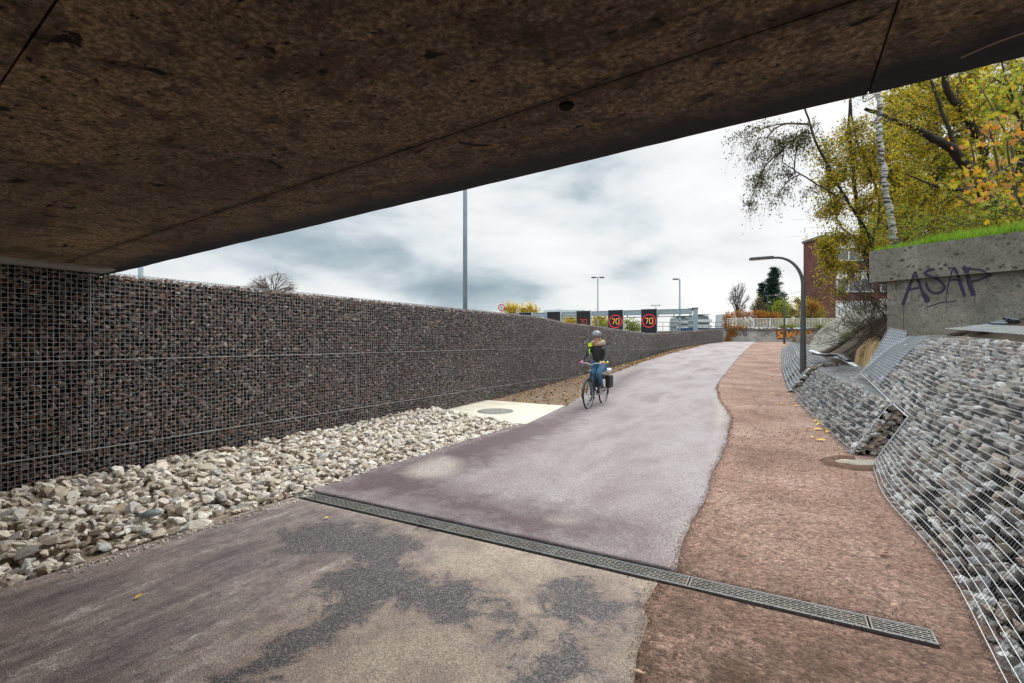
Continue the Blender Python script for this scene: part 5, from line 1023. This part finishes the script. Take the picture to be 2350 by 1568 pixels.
# --- bare bramble stems on the bank left of the abutment
def shrub(name, label, base, n, spread, height, r0=.008, lean=(0, 0), leaves_=0, mt='lf_brown', group=None, ls=.05, cat='shrub'):
    r = empty(name, tuple(base), label, cat, group); mb = MB(); LP = []
    for _ in range(n):
        b = np.array(base)+[RNG.normal(0, spread*.35), RNG.normal(0, spread*.3), -.05+RNG.normal(0, .12)]; d = np.array([RNG.normal(lean[0], spread*.5), RNG.normal(0, spread*.4), height*RNG.uniform(.5, 1.1)]); S = spline([b, b+d*.5+RNG.normal(0, .08, 3)*height, b+d-[0, 0, height*.15]], 8); mb.tube(S, np.linspace(r0, r0*.3, 8), 4, caps=False)
        for _k in range(4):
            i = RNG.integers(3, 8); e = S[i]+RNG.normal(0, .16, 3)*height; mb.tube(spline([S[i], (S[i]+e)/2+[0, 0, .03], e], 4), [r0*.45, r0*.4, r0*.3, r0*.2], 3, caps=False); LP.append(e+RNG.normal(0, .05, (leaves_, 3))) if leaves_ else None
    part('stems', mb, M['twig'], r)
    if leaves_: lm = MB(); leaves(lm, np.concatenate(LP), ls); part('foliage', lm, M[mt], r)
    return r
for px, py, Y, nn_, hh_, ln, lab in ((2025, 712, 13.2, 40, 1.0, -.45, 'bare arching twigs just left of the abutment edge'), (1985, 716, 14.2, 34, .9, -.35, 'bare twiggy shrub in front of the white shutter'), (2030, 660, 14.5, 30, 1.2, -.25, 'bare stems rising beside the coping corner'), (1985, 752, 13.0, 46, .45, .1, 'tangle of bare roots and bramble on the soil bank'), (2015, 770, 12.2, 40, .4, -.1, 'low root tangle above the clay cut'), (1935, 778, 13.6, 28, .3, .1, 'low bramble at the foot of the fallen slab')):
    b = WP(px, py, Y); shrub('bare_shrub', lab, b, int(nn_*1.7), .9, hh_, .008, (ln, 0), 0, group='bare shrubs on the soil bank')
S = spline([WP(1968, 790, 12.4), WP(1985, 760, 12.2), WP(2003, 722, 12.1), WP(2022, 690, 12.1)], 14); tag(MB().tube(S, .014, 5).build('fallen_branch', M['twig']), 'single dark branch leaning across the soil bank', 'branch')
shrub('green_shrub', 'small green sprig growing at the edge of the fallen slab', WP(1945, 765, 14.2), 12, .25, .22, .004, leaves_=5, mt='lf_green', ls=.04)
# --- grass and flowers on the abutment
mb = MB(); n_ = 16000; u = RNG.uniform(.02, 7.2, n_); d = RNG.uniform(-.02, 1.3, n_)**1.0; hb = HT+slp*u-.03+.13*np.clip(d-.35, 0, 2); P = np.c_[PA[None]+wd[None]*u[:, None]-wn[None]*(.10+d)[:, None], hb]
hgt = RNG.uniform(.10, .27, n_)*(1+.7*fbm(u, d, .5, 8))*np.interp(u, [0, .5, 1.2], [.6, .8, 1.25]); a = RNG.uniform(0, 2*PI, n_); w_ = .006; dv = np.c_[np.cos(a), np.sin(a), np.zeros(n_)]; ln = np.c_[RNG.normal(0, .5, (n_, 2)), np.ones(n_)]*hgt[:, None]
V = np.stack([P-dv*w_, P+dv*w_, P+ln*.6+dv*w_*.6, P+ln], 1); i = np.arange(n_)[:, None]*4; mb.add(V.reshape(-1, 3), np.c_[i, i+1, i+2], np.c_[i, i+2, i+3], rnd=np.repeat(RNG.random(n_), 4)); o = mb.build('grass', M['grass']); tag(o, 'bright green grass along the top of the old abutment', 'grass', kind='stuff')
mb = MB(); st = MB(); n_ = 260; u = RNG.uniform(.25, 6.5, n_); d = RNG.uniform(.15, 1.2, n_); hb = HT+slp*u+.13*np.clip(d-.35, 0, 2)+RNG.uniform(.13, .34, n_)
for k in range(n_):
    p = np.r_[PA+wd*u[k]-wn*(.10+d[k]), hb[k]]; a = np.arange(6)*PI/3; r_ = RNG.uniform(.012, .022); V = np.c_[p[0]+r_*np.cos(a), p[1]+r_*np.sin(a), p[2]+.004*np.cos(a*2+k)]; mb.add(np.concatenate([V, V-[0, 0, .008]]), [[0, 1, 2, 3, 4, 5]], [[11, 10, 9, 8, 7, 6]]); st.tube([p, p-[RNG.normal(0, .03), RNG.normal(0, .03), .28]], .0025, 3, caps=False)
o = mb.build('yellow_flowers', M['flower']); tag(o, 'tiny yellow flowers scattered through the grass above the abutment', 'flowers', kind='stuff'); o2 = st.build('flower_stems', M['bark_grey']); o2.parent = o
shrub('weed_bush', 'low green and yellow weeds behind the grass above the abutment', WP(2200, 520, 12.6), 120, 2.6, .5, .005, leaves_=6, mt='lf_green', ls=.06); 
# --- distant trees
def round_tree(name, label, px, py, Y, rx, ry, base_py, mt, ls, nc, nl, group=None, bark='bark_grey', tw=None):
    cl = []
    for _ in range(nc):
        a = RNG.uniform(0, 2*PI); q_ = math.sqrt(RNG.random()); cl.append(C(px+rx*q_*math.cos(a)*.8, py+ry*q_*math.sin(a)*.8, Y+RNG.uniform(-.3, .3)*rx*Y/F, rx*.38, ry*.38, 10))
    zb = WP(px, base_py, Y); return tree(name, label, 'tree', zb, [([zb, WP(px+1, (py+base_py)/2, Y), WP(px, py-ry*.6, Y)], .16*Y/60, .03*Y/60)], cl, M[mt], M[bark], ls, nleaf=nl, twr=tw or .0006*Y, jit=.006*Y, group=group)
G2 = 'yellow autumn trees beyond the motorway'
for args in (('yellow autumn tree directly right of the round sign', 1172, 712, 95, 22, 12, 800), ('thin-leaved yellow tree left of the blue glass office', 1215, 712, 95, 24, 10, 800), ('yellow tree between the third and fourth display panels', 1308, 742, 90, 16, 15, 800), ('yellow tree right of the third display panel', 1375, 738, 88, 24, 16, 800)):
    round_tree('yellow_tree', *args[:1], *args[1:], 'lf_yellow', .34, 15, 8, G2)
for args in (('green-yellow tree left of the brightest display panel', 1450, 752, 80, 26, 18, 800),): round_tree('yellow_tree', *args[:1], *args[1:], 'lf_green', .30, 15, 9, G2)
for args in (('dull olive tree behind the gabion wall left of the second display panel', 1395, 748, 84, 22, 12, 800),): round_tree('yellow_tree', *args[:1], *args[1:], 'lf_green', .30, 12, 7, G2)
# bare trees
def bare(label, base, px, py, Y, rx, ry, base_py, n=9, leafn=1, r=.10):
    zb = WP(px, base_py, Y); trunks = []; root = np.array(WP(px, py+ry*.9, Y))
    cl = []
    for _ in range(n*3):
        a = RNG.uniform(-1.25, 1.25); q_ = RNG.uniform(.45, 1.0); cl.append(C(px+rx*math.sin(a)*q_, py+ry*.75-ry*1.6*math.cos(a)*q_, Y+RNG.normal(0, rx*.3)*Y/F, rx*.30, ry*.30, 14, fp=(px+RNG.uniform(-2, 2), py+ry*RNG.uniform(.5, .9), Y)))
    return tree('bare_tree', label, 'tree', zb, [([zb, tuple(root), WP(px, py, Y)], r, r*.3)], cl, M['lf_brown'], M['bark_grey'], .10*Y/50, nleaf=leafn, twr=.00028*Y, droop=-.1, group='leafless trees')
bare('rounded bare tree showing above the long gabion wall on the left', None, 628, 654, 55, 62, 36, 800, 11, .9)
bare('small leafless tree above the orange creeper near the end wall', None, 1692, 690, 62, 34, 44, 752, 8, .8)
bare('greyish half-bare tree in front of the dark conifer', None, 1742, 712, 58, 26, 34, 752, 8, 2.2)
# conifer
def conifer(label, px, ptop, pbase, Y, wpx, tiers):
    zb = WP(px, pbase, Y); zt_ = WP(px, ptop, Y); r = empty('conifer_tree', zb, label, 'tree', 'dark conifers'); H_ = zt_[2]-zb[2]; tr = MB().tube([zb, zt_], [.16, .02], 7); part('trunk', tr, M['bark'], r); br_ = MB(); LP = []
    for i in range(tiers):
        f = i/tiers; z = zb[2]+H_*(.10+.88*f); rad = wpx*Y/F*(1-f)**.75*RNG.uniform(.75, 1.15)+.12
        for k in range(7):
            a = RNG.uniform(0, 2*PI); e = np.array([zb[0]+math.cos(a)*rad*RNG.uniform(.7, 1.1), zb[1]+math.sin(a)*rad, z+rad*RNG.uniform(.10, .35)]); s0_ = np.array([zb[0], zb[1], z-.1]); S = spline([s0_, (s0_+e)/2-[0, 0, .06*rad], e], 6); br_.tube(S, np.linspace(.025, .008, 6), 4, caps=False); m_ = int(26+40*rad); u = RNG.uniform(.15, 1.02, m_)[:, None]; q_ = s0_*(1-u)+e*u; q_[:, 2] -= .06*rad*4*(u*(1-u))[:, 0]; LP.append(q_+RNG.normal(0, 1, (m_, 3))*[.16, .16, .07])
    part('branches', br_, M['twig'], r); lm = MB(); leaves(lm, np.concatenate(LP), .26, -.1, .28); part('foliage', lm, M['lf_conifer'], r)
conifer('tall dark conifer with upswept branches behind the railing', 1776, 610, 745, 64, 36, 24); conifer('smaller dark conifer top just left of the tall one', 1748, 644, 745, 66, 15, 13)
round_tree('leafy_tree', 'fresh yellow-green tree behind the far street lamp', 1795, 716, 57, 24, 28, 752, 'lf_green', .17, 22, 11, 'leafy trees behind the railing')
round_tree('leafy_tree', 'thin golden tree between the two street lamps', 1833, 712, 60, 26, 34, 752, 'lf_yellow', .15, 22, 8, 'leafy trees behind the railing')
round_tree('leafy_tree', 'brown and orange tree against the brick corner', 1868, 718, 58, 28, 30, 752, 'lf_alder', .17, 30, 14, 'leafy trees behind the railing')
round_tree('leafy_tree', 'orange-tipped tree left of the brick building', 1862, 702, 56, 16, 10, 752, 'lf_orange', .15, 10, 9, 'leafy trees behind the railing')
def hedge(name, label, boxes, mt, ls, dens, zroot):
    r = empty(name, zroot, label, 'shrub'); LP = []; st = MB()
    for (px, py, Y, rx, ry, m_) in boxes:
        c, rr = np.array(WP(px, py, Y)), np.array([rx*Y/F, .5, ry*Y/F]); LP.append(rand_ell(m_, c, rr))
        for _ in range(10): e = rand_ell(1, c, rr)[0]; st.tube(spline([np.array(zroot)*.2+np.array([c[0], c[1], zroot[2]])*.8, (c+e)/2, e], 6), [.02, .016, .013, .01, .008, .006], 4, caps=False)
    lm = MB(); leaves(lm, np.concatenate(LP), ls); part('stems', st, M['twig'], r); part('foliage', lm, M[mt], r); return r
hedge('creeper_hedge', 'orange and green creeper hedge behind and over the left end of the railing', [(1672, 728, 53.2, 16, 14, 520), (1700, 722, 54, 24, 12, 900), (1740, 724, 54, 28, 14, 1000), (1775, 726, 54, 20, 12, 650), (1668, 746, 52.6, 10, 10, 380), (1690, 752, 51.9, 26, 5, 420), (1680, 764, 51.8, 14, 10, 330), (1671, 776, 51.7, 8, 10, 200)], 'lf_orange', .15, 1, (ex(1700), 53.0, 2.9))
hedge('green_hedge', 'long dark green and yellow hedge just behind the cream railing', [(px_, 742, 55.0, 16, 13, 620) for px_ in range(1690, 1935, 22)], 'lf_alder', .16, 1, (ex(1800, 55), 55.0, 2.9))
for px, rx, m_, lab in ((1795, 12, 260, 'low green shrub left of the far lamp post at the railing foot'), (1815, 16, 320, 'low yellow-green shrub between the two lamp posts'), (1880, 14, 240, 'low green shrub at the foot of the railing right of the near lamp'), (1912, 10, 160, 'low shrub at the railing foot near the brick plinth')): hedge('low_shrub', lab, [(px, 748, 52.0, rx, 4, m_)], 'lf_green', .12, 1, (ex(px), 52.0, 3.0))
# --- leaf litter on the verge and single fallen leaves
mb = MB(); P = []
t_ = RNG.uniform(11.0, 46, 3000); nl_ = LE(t_)+.02; nw = -6.85; fr_ = RNG.beta(.8, .8, 3000); n_ = nw+(nl_-nw)*fr_; x_, y_ = XY(n_, t_); P = np.c_[x_, y_, g(y_)+.03]
leaves(mb, P, .07, .0, .5); o = mb.build('leaf_litter', M['leaf_litter']); tag(o, 'dead brown and yellow leaves littering the soil verge along the wall', 'leaf litter', kind='stuff')
stones(sm_ := MB(), np.c_[XY(n_[:420], t_[:420]+.01)[0], XY(n_[:420], t_[:420]+.01)[1], g(XY(n_[:420], t_[:420])[1])+.02], RNG.uniform(.03, .09, 420), ROCK_LO, .6); tag(sm_.build('verge_pebbles', M['rock_cream']), 'small stones scattered in the soil verge', 'pebbles', kind='stuff')
lp = MB(); P0 = np.array([(0, -.5, 0), (.22, -.2, .05), (.26, .1, .07), (0, .5, .02), (-.26, .1, .07), (-.22, -.2, .05)]); c0_ = np.array([[0, 0, -.02]])
def leaf_obj(px, py, size, mat, label, group, rz):
    x_, y_ = GP(px, py); mb = MB(); V = np.concatenate([c0_, P0])*size; i = np.arange(6); mb.add(V, np.stack([i*0, i+1, (i+1) % 6+1], 1)); o = mb.build('fallen_leaf', mat, None, False, (x_, y_, g(y_)+.028)); o.rotation_euler = (RNG.normal(0, .15), RNG.normal(0, .15), rz); tag(o, label, 'leaf', group)
for px, py in ((1890, 965), (1897, 972), (1905, 978), (1885, 958), (1915, 990), (1858, 930), (1872, 944), (1840, 917), (1868, 985), (1830, 945), (1800, 905), (1815, 880), (1790, 862), (1845, 930), (1900, 1010), (1760, 930), (1780, 885), (1810, 925), (1805, 845), (1790, 900), (1825, 903), (1878, 1003), (1911, 984), (1893, 984)):
    leaf_obj(px-16, py+4, RNG.uniform(.10, .17), M['leaf_yellow'], 'small bright yellow leaf lying on the red dirt near the right gabion foot', 'yellow leaves on the red dirt', RNG.uniform(0, 6))
for px, py in ((1560, 938), (1520, 893), (1500, 905), (1540, 880), (1480, 920), (1450, 935), (1600, 960), (1625, 905), (1585, 870)): leaf_obj(px, py, .06, M['leaf_brown'], 'tiny brown leaf lying on the asphalt beyond the cyclist', 'brown leaves on the asphalt', RNG.uniform(0, 6))
for px, py, s_, mt, lab in ((318, 1379, .055, 'leaf_yellow', 'narrow orange leaf on the dark floor near the stone bed'), (1467, 1555, .06, 'leaf_brown', 'pale crumpled leaf at the bottom edge of the dirt'), (2030, 1279, .09, 'leaf_brown', 'curled tan leaf in the middle of the dirt path'), (2052, 1399, .06, 'leaf_brown', 'small tan leaf on the dirt above the drain end'), (1998, 1208, .05, 'leaf_brown', 'tiny brown leaf on the dirt beside the gabion base'), (2195, 1300, .07, 'leaf_brown', 'brown leaf at the foot of the near gabion'), (750, 1195, .05, 'leaf_yellow', 'small yellow leaf by the left end of the drain'), (2400-20, 1480, .1, 'leaf_brown', 'brown leaf caught against the near gabion mesh')):
    leaf_obj(px, py, s_, M[mt], lab, None, RNG.uniform(0, 6))
# ------------------------------------------------------------------ cyclist
fx_, fy_ = 1.80, 11.62; rx_, ry_ = 2.33, 12.58; hd = math.atan2(fy_-ry_, fx_-rx_); cxp, cyp = (fx_+rx_)/2, (fy_+ry_)/2
bk = empty('bicycle', (cxp, cyp, float(g(cyp))), 'dark city bicycle with black panniers ridden towards the camera', 'bicycle'); bk.rotation_euler = (0, 0, hd)
bm_ = simple('bike_black', (.02, .022, .025), .35, .1, .1); tyre = simple('tyre_rubber', (.015, .015, .015), .8); silver = simple('bike_silver', (.45, .46, .48), .35, .6)
for sx_, nm in ((.55, 'wheel'), (-.55, 'wheel')):
    th = np.linspace(0, 2*PI, 48, endpoint=False); mb = MB().tube(np.c_[sx_+.317*np.cos(th), th*0, .34+.317*np.sin(th)], .008, 6, closed=True); mb.tube([(sx_, -.04, .34), (sx_, .04, .34)], .018, 8)
    for a in np.linspace(0, 2*PI, 18, endpoint=False): mb.tube([(sx_, .015*(-1)**int(a*9/PI), .34), (sx_+.31*math.cos(a), 0, .34+.31*math.sin(a))], .0016, 3)
    w = mb.build('wheel', silver, bk); MB().tube(np.c_[sx_+.332*np.cos(th), th*0, .34+.332*np.sin(th)], .019, 8, closed=True).build('tyre', tyre, w, True)
    ar = np.linspace(R(20), R(200), 20) if sx_ < 0 else np.linspace(R(-10), R(150), 20); MB().tube(np.c_[sx_+.37*np.cos(ar), ar*0, .34+.37*np.sin(ar)], .028, 6, flat=((0, 1, 0), 1.0)).build('mudguard', bm_, bk, True)
mb = MB(); BB = (-.10, 0, .29)
for a, b, r_ in ((BB, (-.27, 0, .90), .016), (BB, (.36, 0, .70), .02), ((-.20, 0, .62), (.35, 0, .84), .016), ((.34, 0, .96), (.40, 0, .64), .02), ((.40, .05, .64), (.55, .05, .34), .012), ((.40, -.05, .64), (.55, -.05, .34), .012), (BB, (-.55, .05, .34), .010), (BB, (-.55, -.05, .34), .010), ((-.24, 0, .80), (-.55, .05, .34), .008), ((-.24, 0, .80), (-.55, -.05, .34), .008)): mb.tube([a, b], r_, 8)
mb.build('frame', bm_, bk, True)
MB().tube(spline([(.22, .29, 1.04), (.30, .27, 1.06), (.36, .12, 1.07), (.35, 0, 1.03), (.36, -.12, 1.07), (.30, -.27, 1.06), (.22, -.29, 1.04)], 30), .011, 8).build('handlebar', silver, bk, True)
MB().tube([(-.42, 0, .97), (-.32, 0, .985), (-.20, 0, .98), (-.12, 0, .965)], [.07, .085, .045, .02], 10, flat=((0, 0, 1), .4)).build('saddle', bm_, bk, True)
mb = MB().tube([(-.10, -.09, .29), (-.10, .09, .29)], .014, 8); mb.tube([(-.10, -.09, .29), (-.09, -.10, .12)], .010, 6); mb.tube([(-.10, .09, .29), (-.06, .10, .455)], .010, 6); cr_ = mb.build('crank', silver, bk); mb = MB(); mb.box((-.09, -.15, .12), (.09, .09, .02)); mb.build('pedal', tyre, bk); MB().box((-.06, .15, .455), (.09, .09, .02)).build('pedal', tyre, bk)
mb = MB(); mb.box((-.58, 0, .76), (.36, .12, .015))
for y in (-.06, .06): mb.tube([(-.55, y, .34), (-.62, y, .76)], .006, 5)
mb.build('rack', silver, bk)
for y in (-.15, .15):
    m_ = MB().box((-.58, y, .58), (.32, .12, .32)); o = m_.build('pannier', simple('pannier_black', (.013, .013, .015), .55), bk); bv = o.modifiers.new('b', 'BEVEL'); bv.width = .03; bv.segments = 3
m_ = MB().box((-.56, .03, .86), (.34, .30, .10)); o = m_.build('basket_cover', simple('pale_grey_bag', (.60, .62, .63), .6), bk); bv = o.modifiers.new('b', 'BEVEL'); bv.width = .04; bv.segments = 3
MB().lathe([(0, -.02), (.03, -.02), (.035, .02), (0, .03)], 12, (.43, 0, .90)).build('headlight', silver, bk)

def skinned(name, verts, edges, mat, parent, root=0, sub=2):
    me = bpy.data.meshes.new(name); me.from_pydata([v[0] for v in verts], edges, []); o = bpy.data.objects.new(name, me); COL.objects.link(o)
    bm = bmesh.new(); bm.from_mesh(me); lay = bm.verts.layers.skin.verify(); bm.verts.ensure_lookup_table()
    for i, v in enumerate(bm.verts):
        r_ = verts[i][1]; v[lay].radius = r_ if isinstance(r_, tuple) else (r_, r_); v[lay].use_root = (i == root)
    bm.to_mesh(me); bm.free(); sk = o.modifiers.new('skin', 'SKIN'); sk.use_smooth_shade = True; s_ = o.modifiers.new('sub', 'SUBSURF'); s_.levels = sub; s_.render_levels = sub
    me.materials.append(mat)
    if parent: o.parent = parent
    return o
pr_ = empty('person', (cxp, cyp, float(g(cyp))), 'person in grey helmet, dark jacket and jeans riding a bicycle', 'person'); pr_.rotation_euler = (0, 0, hd)
hipc = (-.27, 0, 1.06); J = {'pel': (-.27, 0, 1.05), 'ab': (-.22, 0, 1.20), 'ch': (-.13, 0, 1.38), 'nk': (-.07, 0, 1.53), 'hd0': (-.045, 0, 1.60), 'hd1': (-.03, 0, 1.70), 'hd2': (-.035, 0, 1.765)}
vs = [(J['pel'], .13), (J['ab'], .12), (J['ch'], (.13, .10)), (J['nk'], .052), (J['hd0'], .068), (J['hd1'], .082), (J['hd2'], .06)]; ed = [(i, i+1) for i in range(6)]
def limb(pts, frm):
    i0 = len(vs); prev = frm
    for p in pts: vs.append(p); ed.append((prev, len(vs)-1)); prev = len(vs)-1
ARM = {s: [((-.10, .185*s, 1.44), .055), ((.02, .275*s, 1.24), .042), ((.16, .28*s, 1.13), .034), ((.24, .275*s, 1.085), .026)] for s in (1, -1)}
LEG = {1: [((-.26, .10, 1.02), .085), ((-.03, .125, .93), .075), ((.17, .13, .83), .056), ((.08, .125, .68), .05), ((-.05, .125, .53), .038), ((.03, .13, .50), .03)], -1: [((-.26, -.10, 1.02), .085), ((-.15, -.125, .82), .072), ((-.03, -.13, .62), .055), ((-.09, -.13, .42), .048), ((-.16, -.13, .22), .038), ((-.07, -.135, .17), .03)]}
for s in (1, -1): limb(ARM[s], 2); limb(LEG[s], 0)
vs.append(((.062, 0, 1.675), .012)); ed.append((5, len(vs)-1))
body = skinned('body', vs, ed, M['skin'], pr_)
jk = simple('black_jacket', (.022, .023, .028), .7, 0, .3, 8); jn = simple('blue_jeans', (.045, .13, .22), .85, 0, .35, 9); pink = simple('pink_glove', (.55, .10, .34), .7, 0, .1); yel = simple('hi_vis_yellow', (.58, .85, .02), .6, 0, .08); furm = simple('tan_fur_hood', (.42, .32, .23), .95, 0, .3, 30, .1, .8, 60)
v2 = [((-.26, 0, 1.03), (.165, .15)), ((-.21, 0, 1.20), (.155, .135)), ((-.13, 0, 1.38), (.165, .13)), ((-.08, 0, 1.49), .085)]; e2 = [(0, 1), (1, 2), (2, 3)]
for s in (1, -1):
    i = len(v2); v2 += [((-.11, .19*s, 1.44), .078), ((.02, .28*s, 1.24), .062), ((.16, .285*s, 1.13), .048), ((.215, .28*s, 1.10), .044)]; e2 += [(2, i), (i, i+1), (i+1, i+2), (i+2, i+3)]
skinned('jacket', v2, e2, jk, pr_)
v3 = [((-.27, 0, 1.03), .145)]; e3 = []
for s in (1, -1):
    i = len(v3); L_ = LEG[s]; v3 += [(L_[0][0], .105), (L_[1][0], .095), (L_[2][0], .074), (L_[3][0], .066), (L_[4][0], .056)]; e3 += [(0, i)]+[(i+k, i+k+1) for k in range(4)]
skinned('jeans', v3, e3, jn, pr_)
for s in (1, -1):
    a = LEG[s][4][0]; skinned('shoe', [((a[0]-.045, a[1], a[2]-.03), .042), ((a[0]+.04, a[1], a[2]-.045), .042), ((a[0]+.14, a[1], a[2]-.055), .032), ((a[0]+.18, a[1], a[2]-.058), .022), ((a[0], a[1], a[2]+.05), .046)], [(0, 1), (1, 2), (2, 3), (1, 4)], simple('black_shoe', (.015, .015, .016), .5), pr_, 1)
    h0 = np.array([.235, .278*s, 1.085]); c_ = np.array([.27, .275*s, 1.075]); gv = [(tuple(h0), .028), (tuple(h0+[.035, 0, .003]), (.036, .022)), (tuple(h0+[.06, 0, .0]), (.036, .018))]; ge = [(0, 1), (1, 2)]
    for k, (dy, ln) in enumerate(((-.030, .8), (-.010, 1), (.011, .95), (.031, .75))):
        i = len(gv); b = h0+[.065, dy*1.0, .0]; gv += [(tuple(b+[.012*ln, 0, .004]), .0095), (tuple(b+[.030*ln, 0, -.016]), .009), (tuple(b+[.018*ln, 0, -.040]), .008)]; ge += [(2, i), (i, i+1), (i+1, i+2)]
    i = len(gv); gv += [(tuple(h0+[.03, -.038*s, -.012]), .011), (tuple(h0+[.055, -.045*s, -.03]), .009)]; ge += [(1, i), (i, i+1)]; skinned('glove', gv, ge, pink, pr_, 1, 1)
hl = MB(); hl.lathe([(.125, -.01), (.130, .03), (.118, .075), (.085, .115), (.04, .135), (0, .14)], 24); o = hl.build('helmet', simple('grey_helmet', (.17, .18, .20), .4, 0, .08), pr_, True, (-.035, 0, 1.725)); o.scale = (1.1, .92, 1); o.rotation_euler = (0, R(8), 0); s_ = o.modifiers.new('s', 'SOLIDIFY'); s_.thickness = .012
MB().tube(spline([(.05, .115, 1.725), (.125, .06, 1.722), (.145, 0, 1.720), (.125, -.06, 1.722), (.05, -.115, 1.725)], 16), .012, 6, flat=((0, 0, 1), .35)).build('helmet_peak', bm_, o) if False else None
skinned('hair', [((-.08, 0, 1.72), .085), ((-.10, .03, 1.62), .075), ((-.10, .09, 1.55), .06), ((-.10, -.05, 1.60), .06)], [(0, 1), (1, 2), (1, 3)], simple('fair_hair', (.30, .21, .12), .7, 0, .25, 40), pr_)
skinned('fur_hood', [((.02, 0, 1.52), .055), ((-.02, .11, 1.54), .065), ((-.13, .17, 1.56), .075), ((-.20, 0, 1.57), .08), ((-.13, -.14, 1.55), .065), ((-.02, -.10, 1.53), .058)], [(0, 1), (1, 2), (2, 3), (3, 4), (4, 5)], furm, pr_)
for y in (.032, -.032): MB().lathe([(0, -.008), (.008, -.004), (.009, .002), (0, .008)], 8, (.046, y, 1.695)).build('eye', bm_, pr_)
MB().tube([(.048, -.024, 1.632), (.054, 0, 1.630), (.048, .024, 1.632)], .006, 5).build('mouth', simple('lips', (.35, .10, .09), .5), pr_)
MB().box((-.01, -.14, 1.51), (.14, .08, .085)).build('hi_vis_collar', yel, pr_); mb = MB(); mb.tube(spline([(-.02, -.17, 1.42), (.005, -.17, 1.36), (.0, -.165, 1.28)], 12), .015, 6, flat=((1, 0, 0), .6)); mb.build('hi_vis_strap', yel, pr_)
mb = MB(); th = np.linspace(R(20), R(150), 16); mb.tube(np.c_[-.25+.185*np.cos(th), .195*np.sin(th), 1.075+0*th], .035, 6, flat=((0, 0, 1), 1.0)); mb.build('hi_vis_hem', yel, pr_, True)
MB().box((-.36, 0, 1.33), (.16, .30, .40)).build('backpack', bm_, pr_)
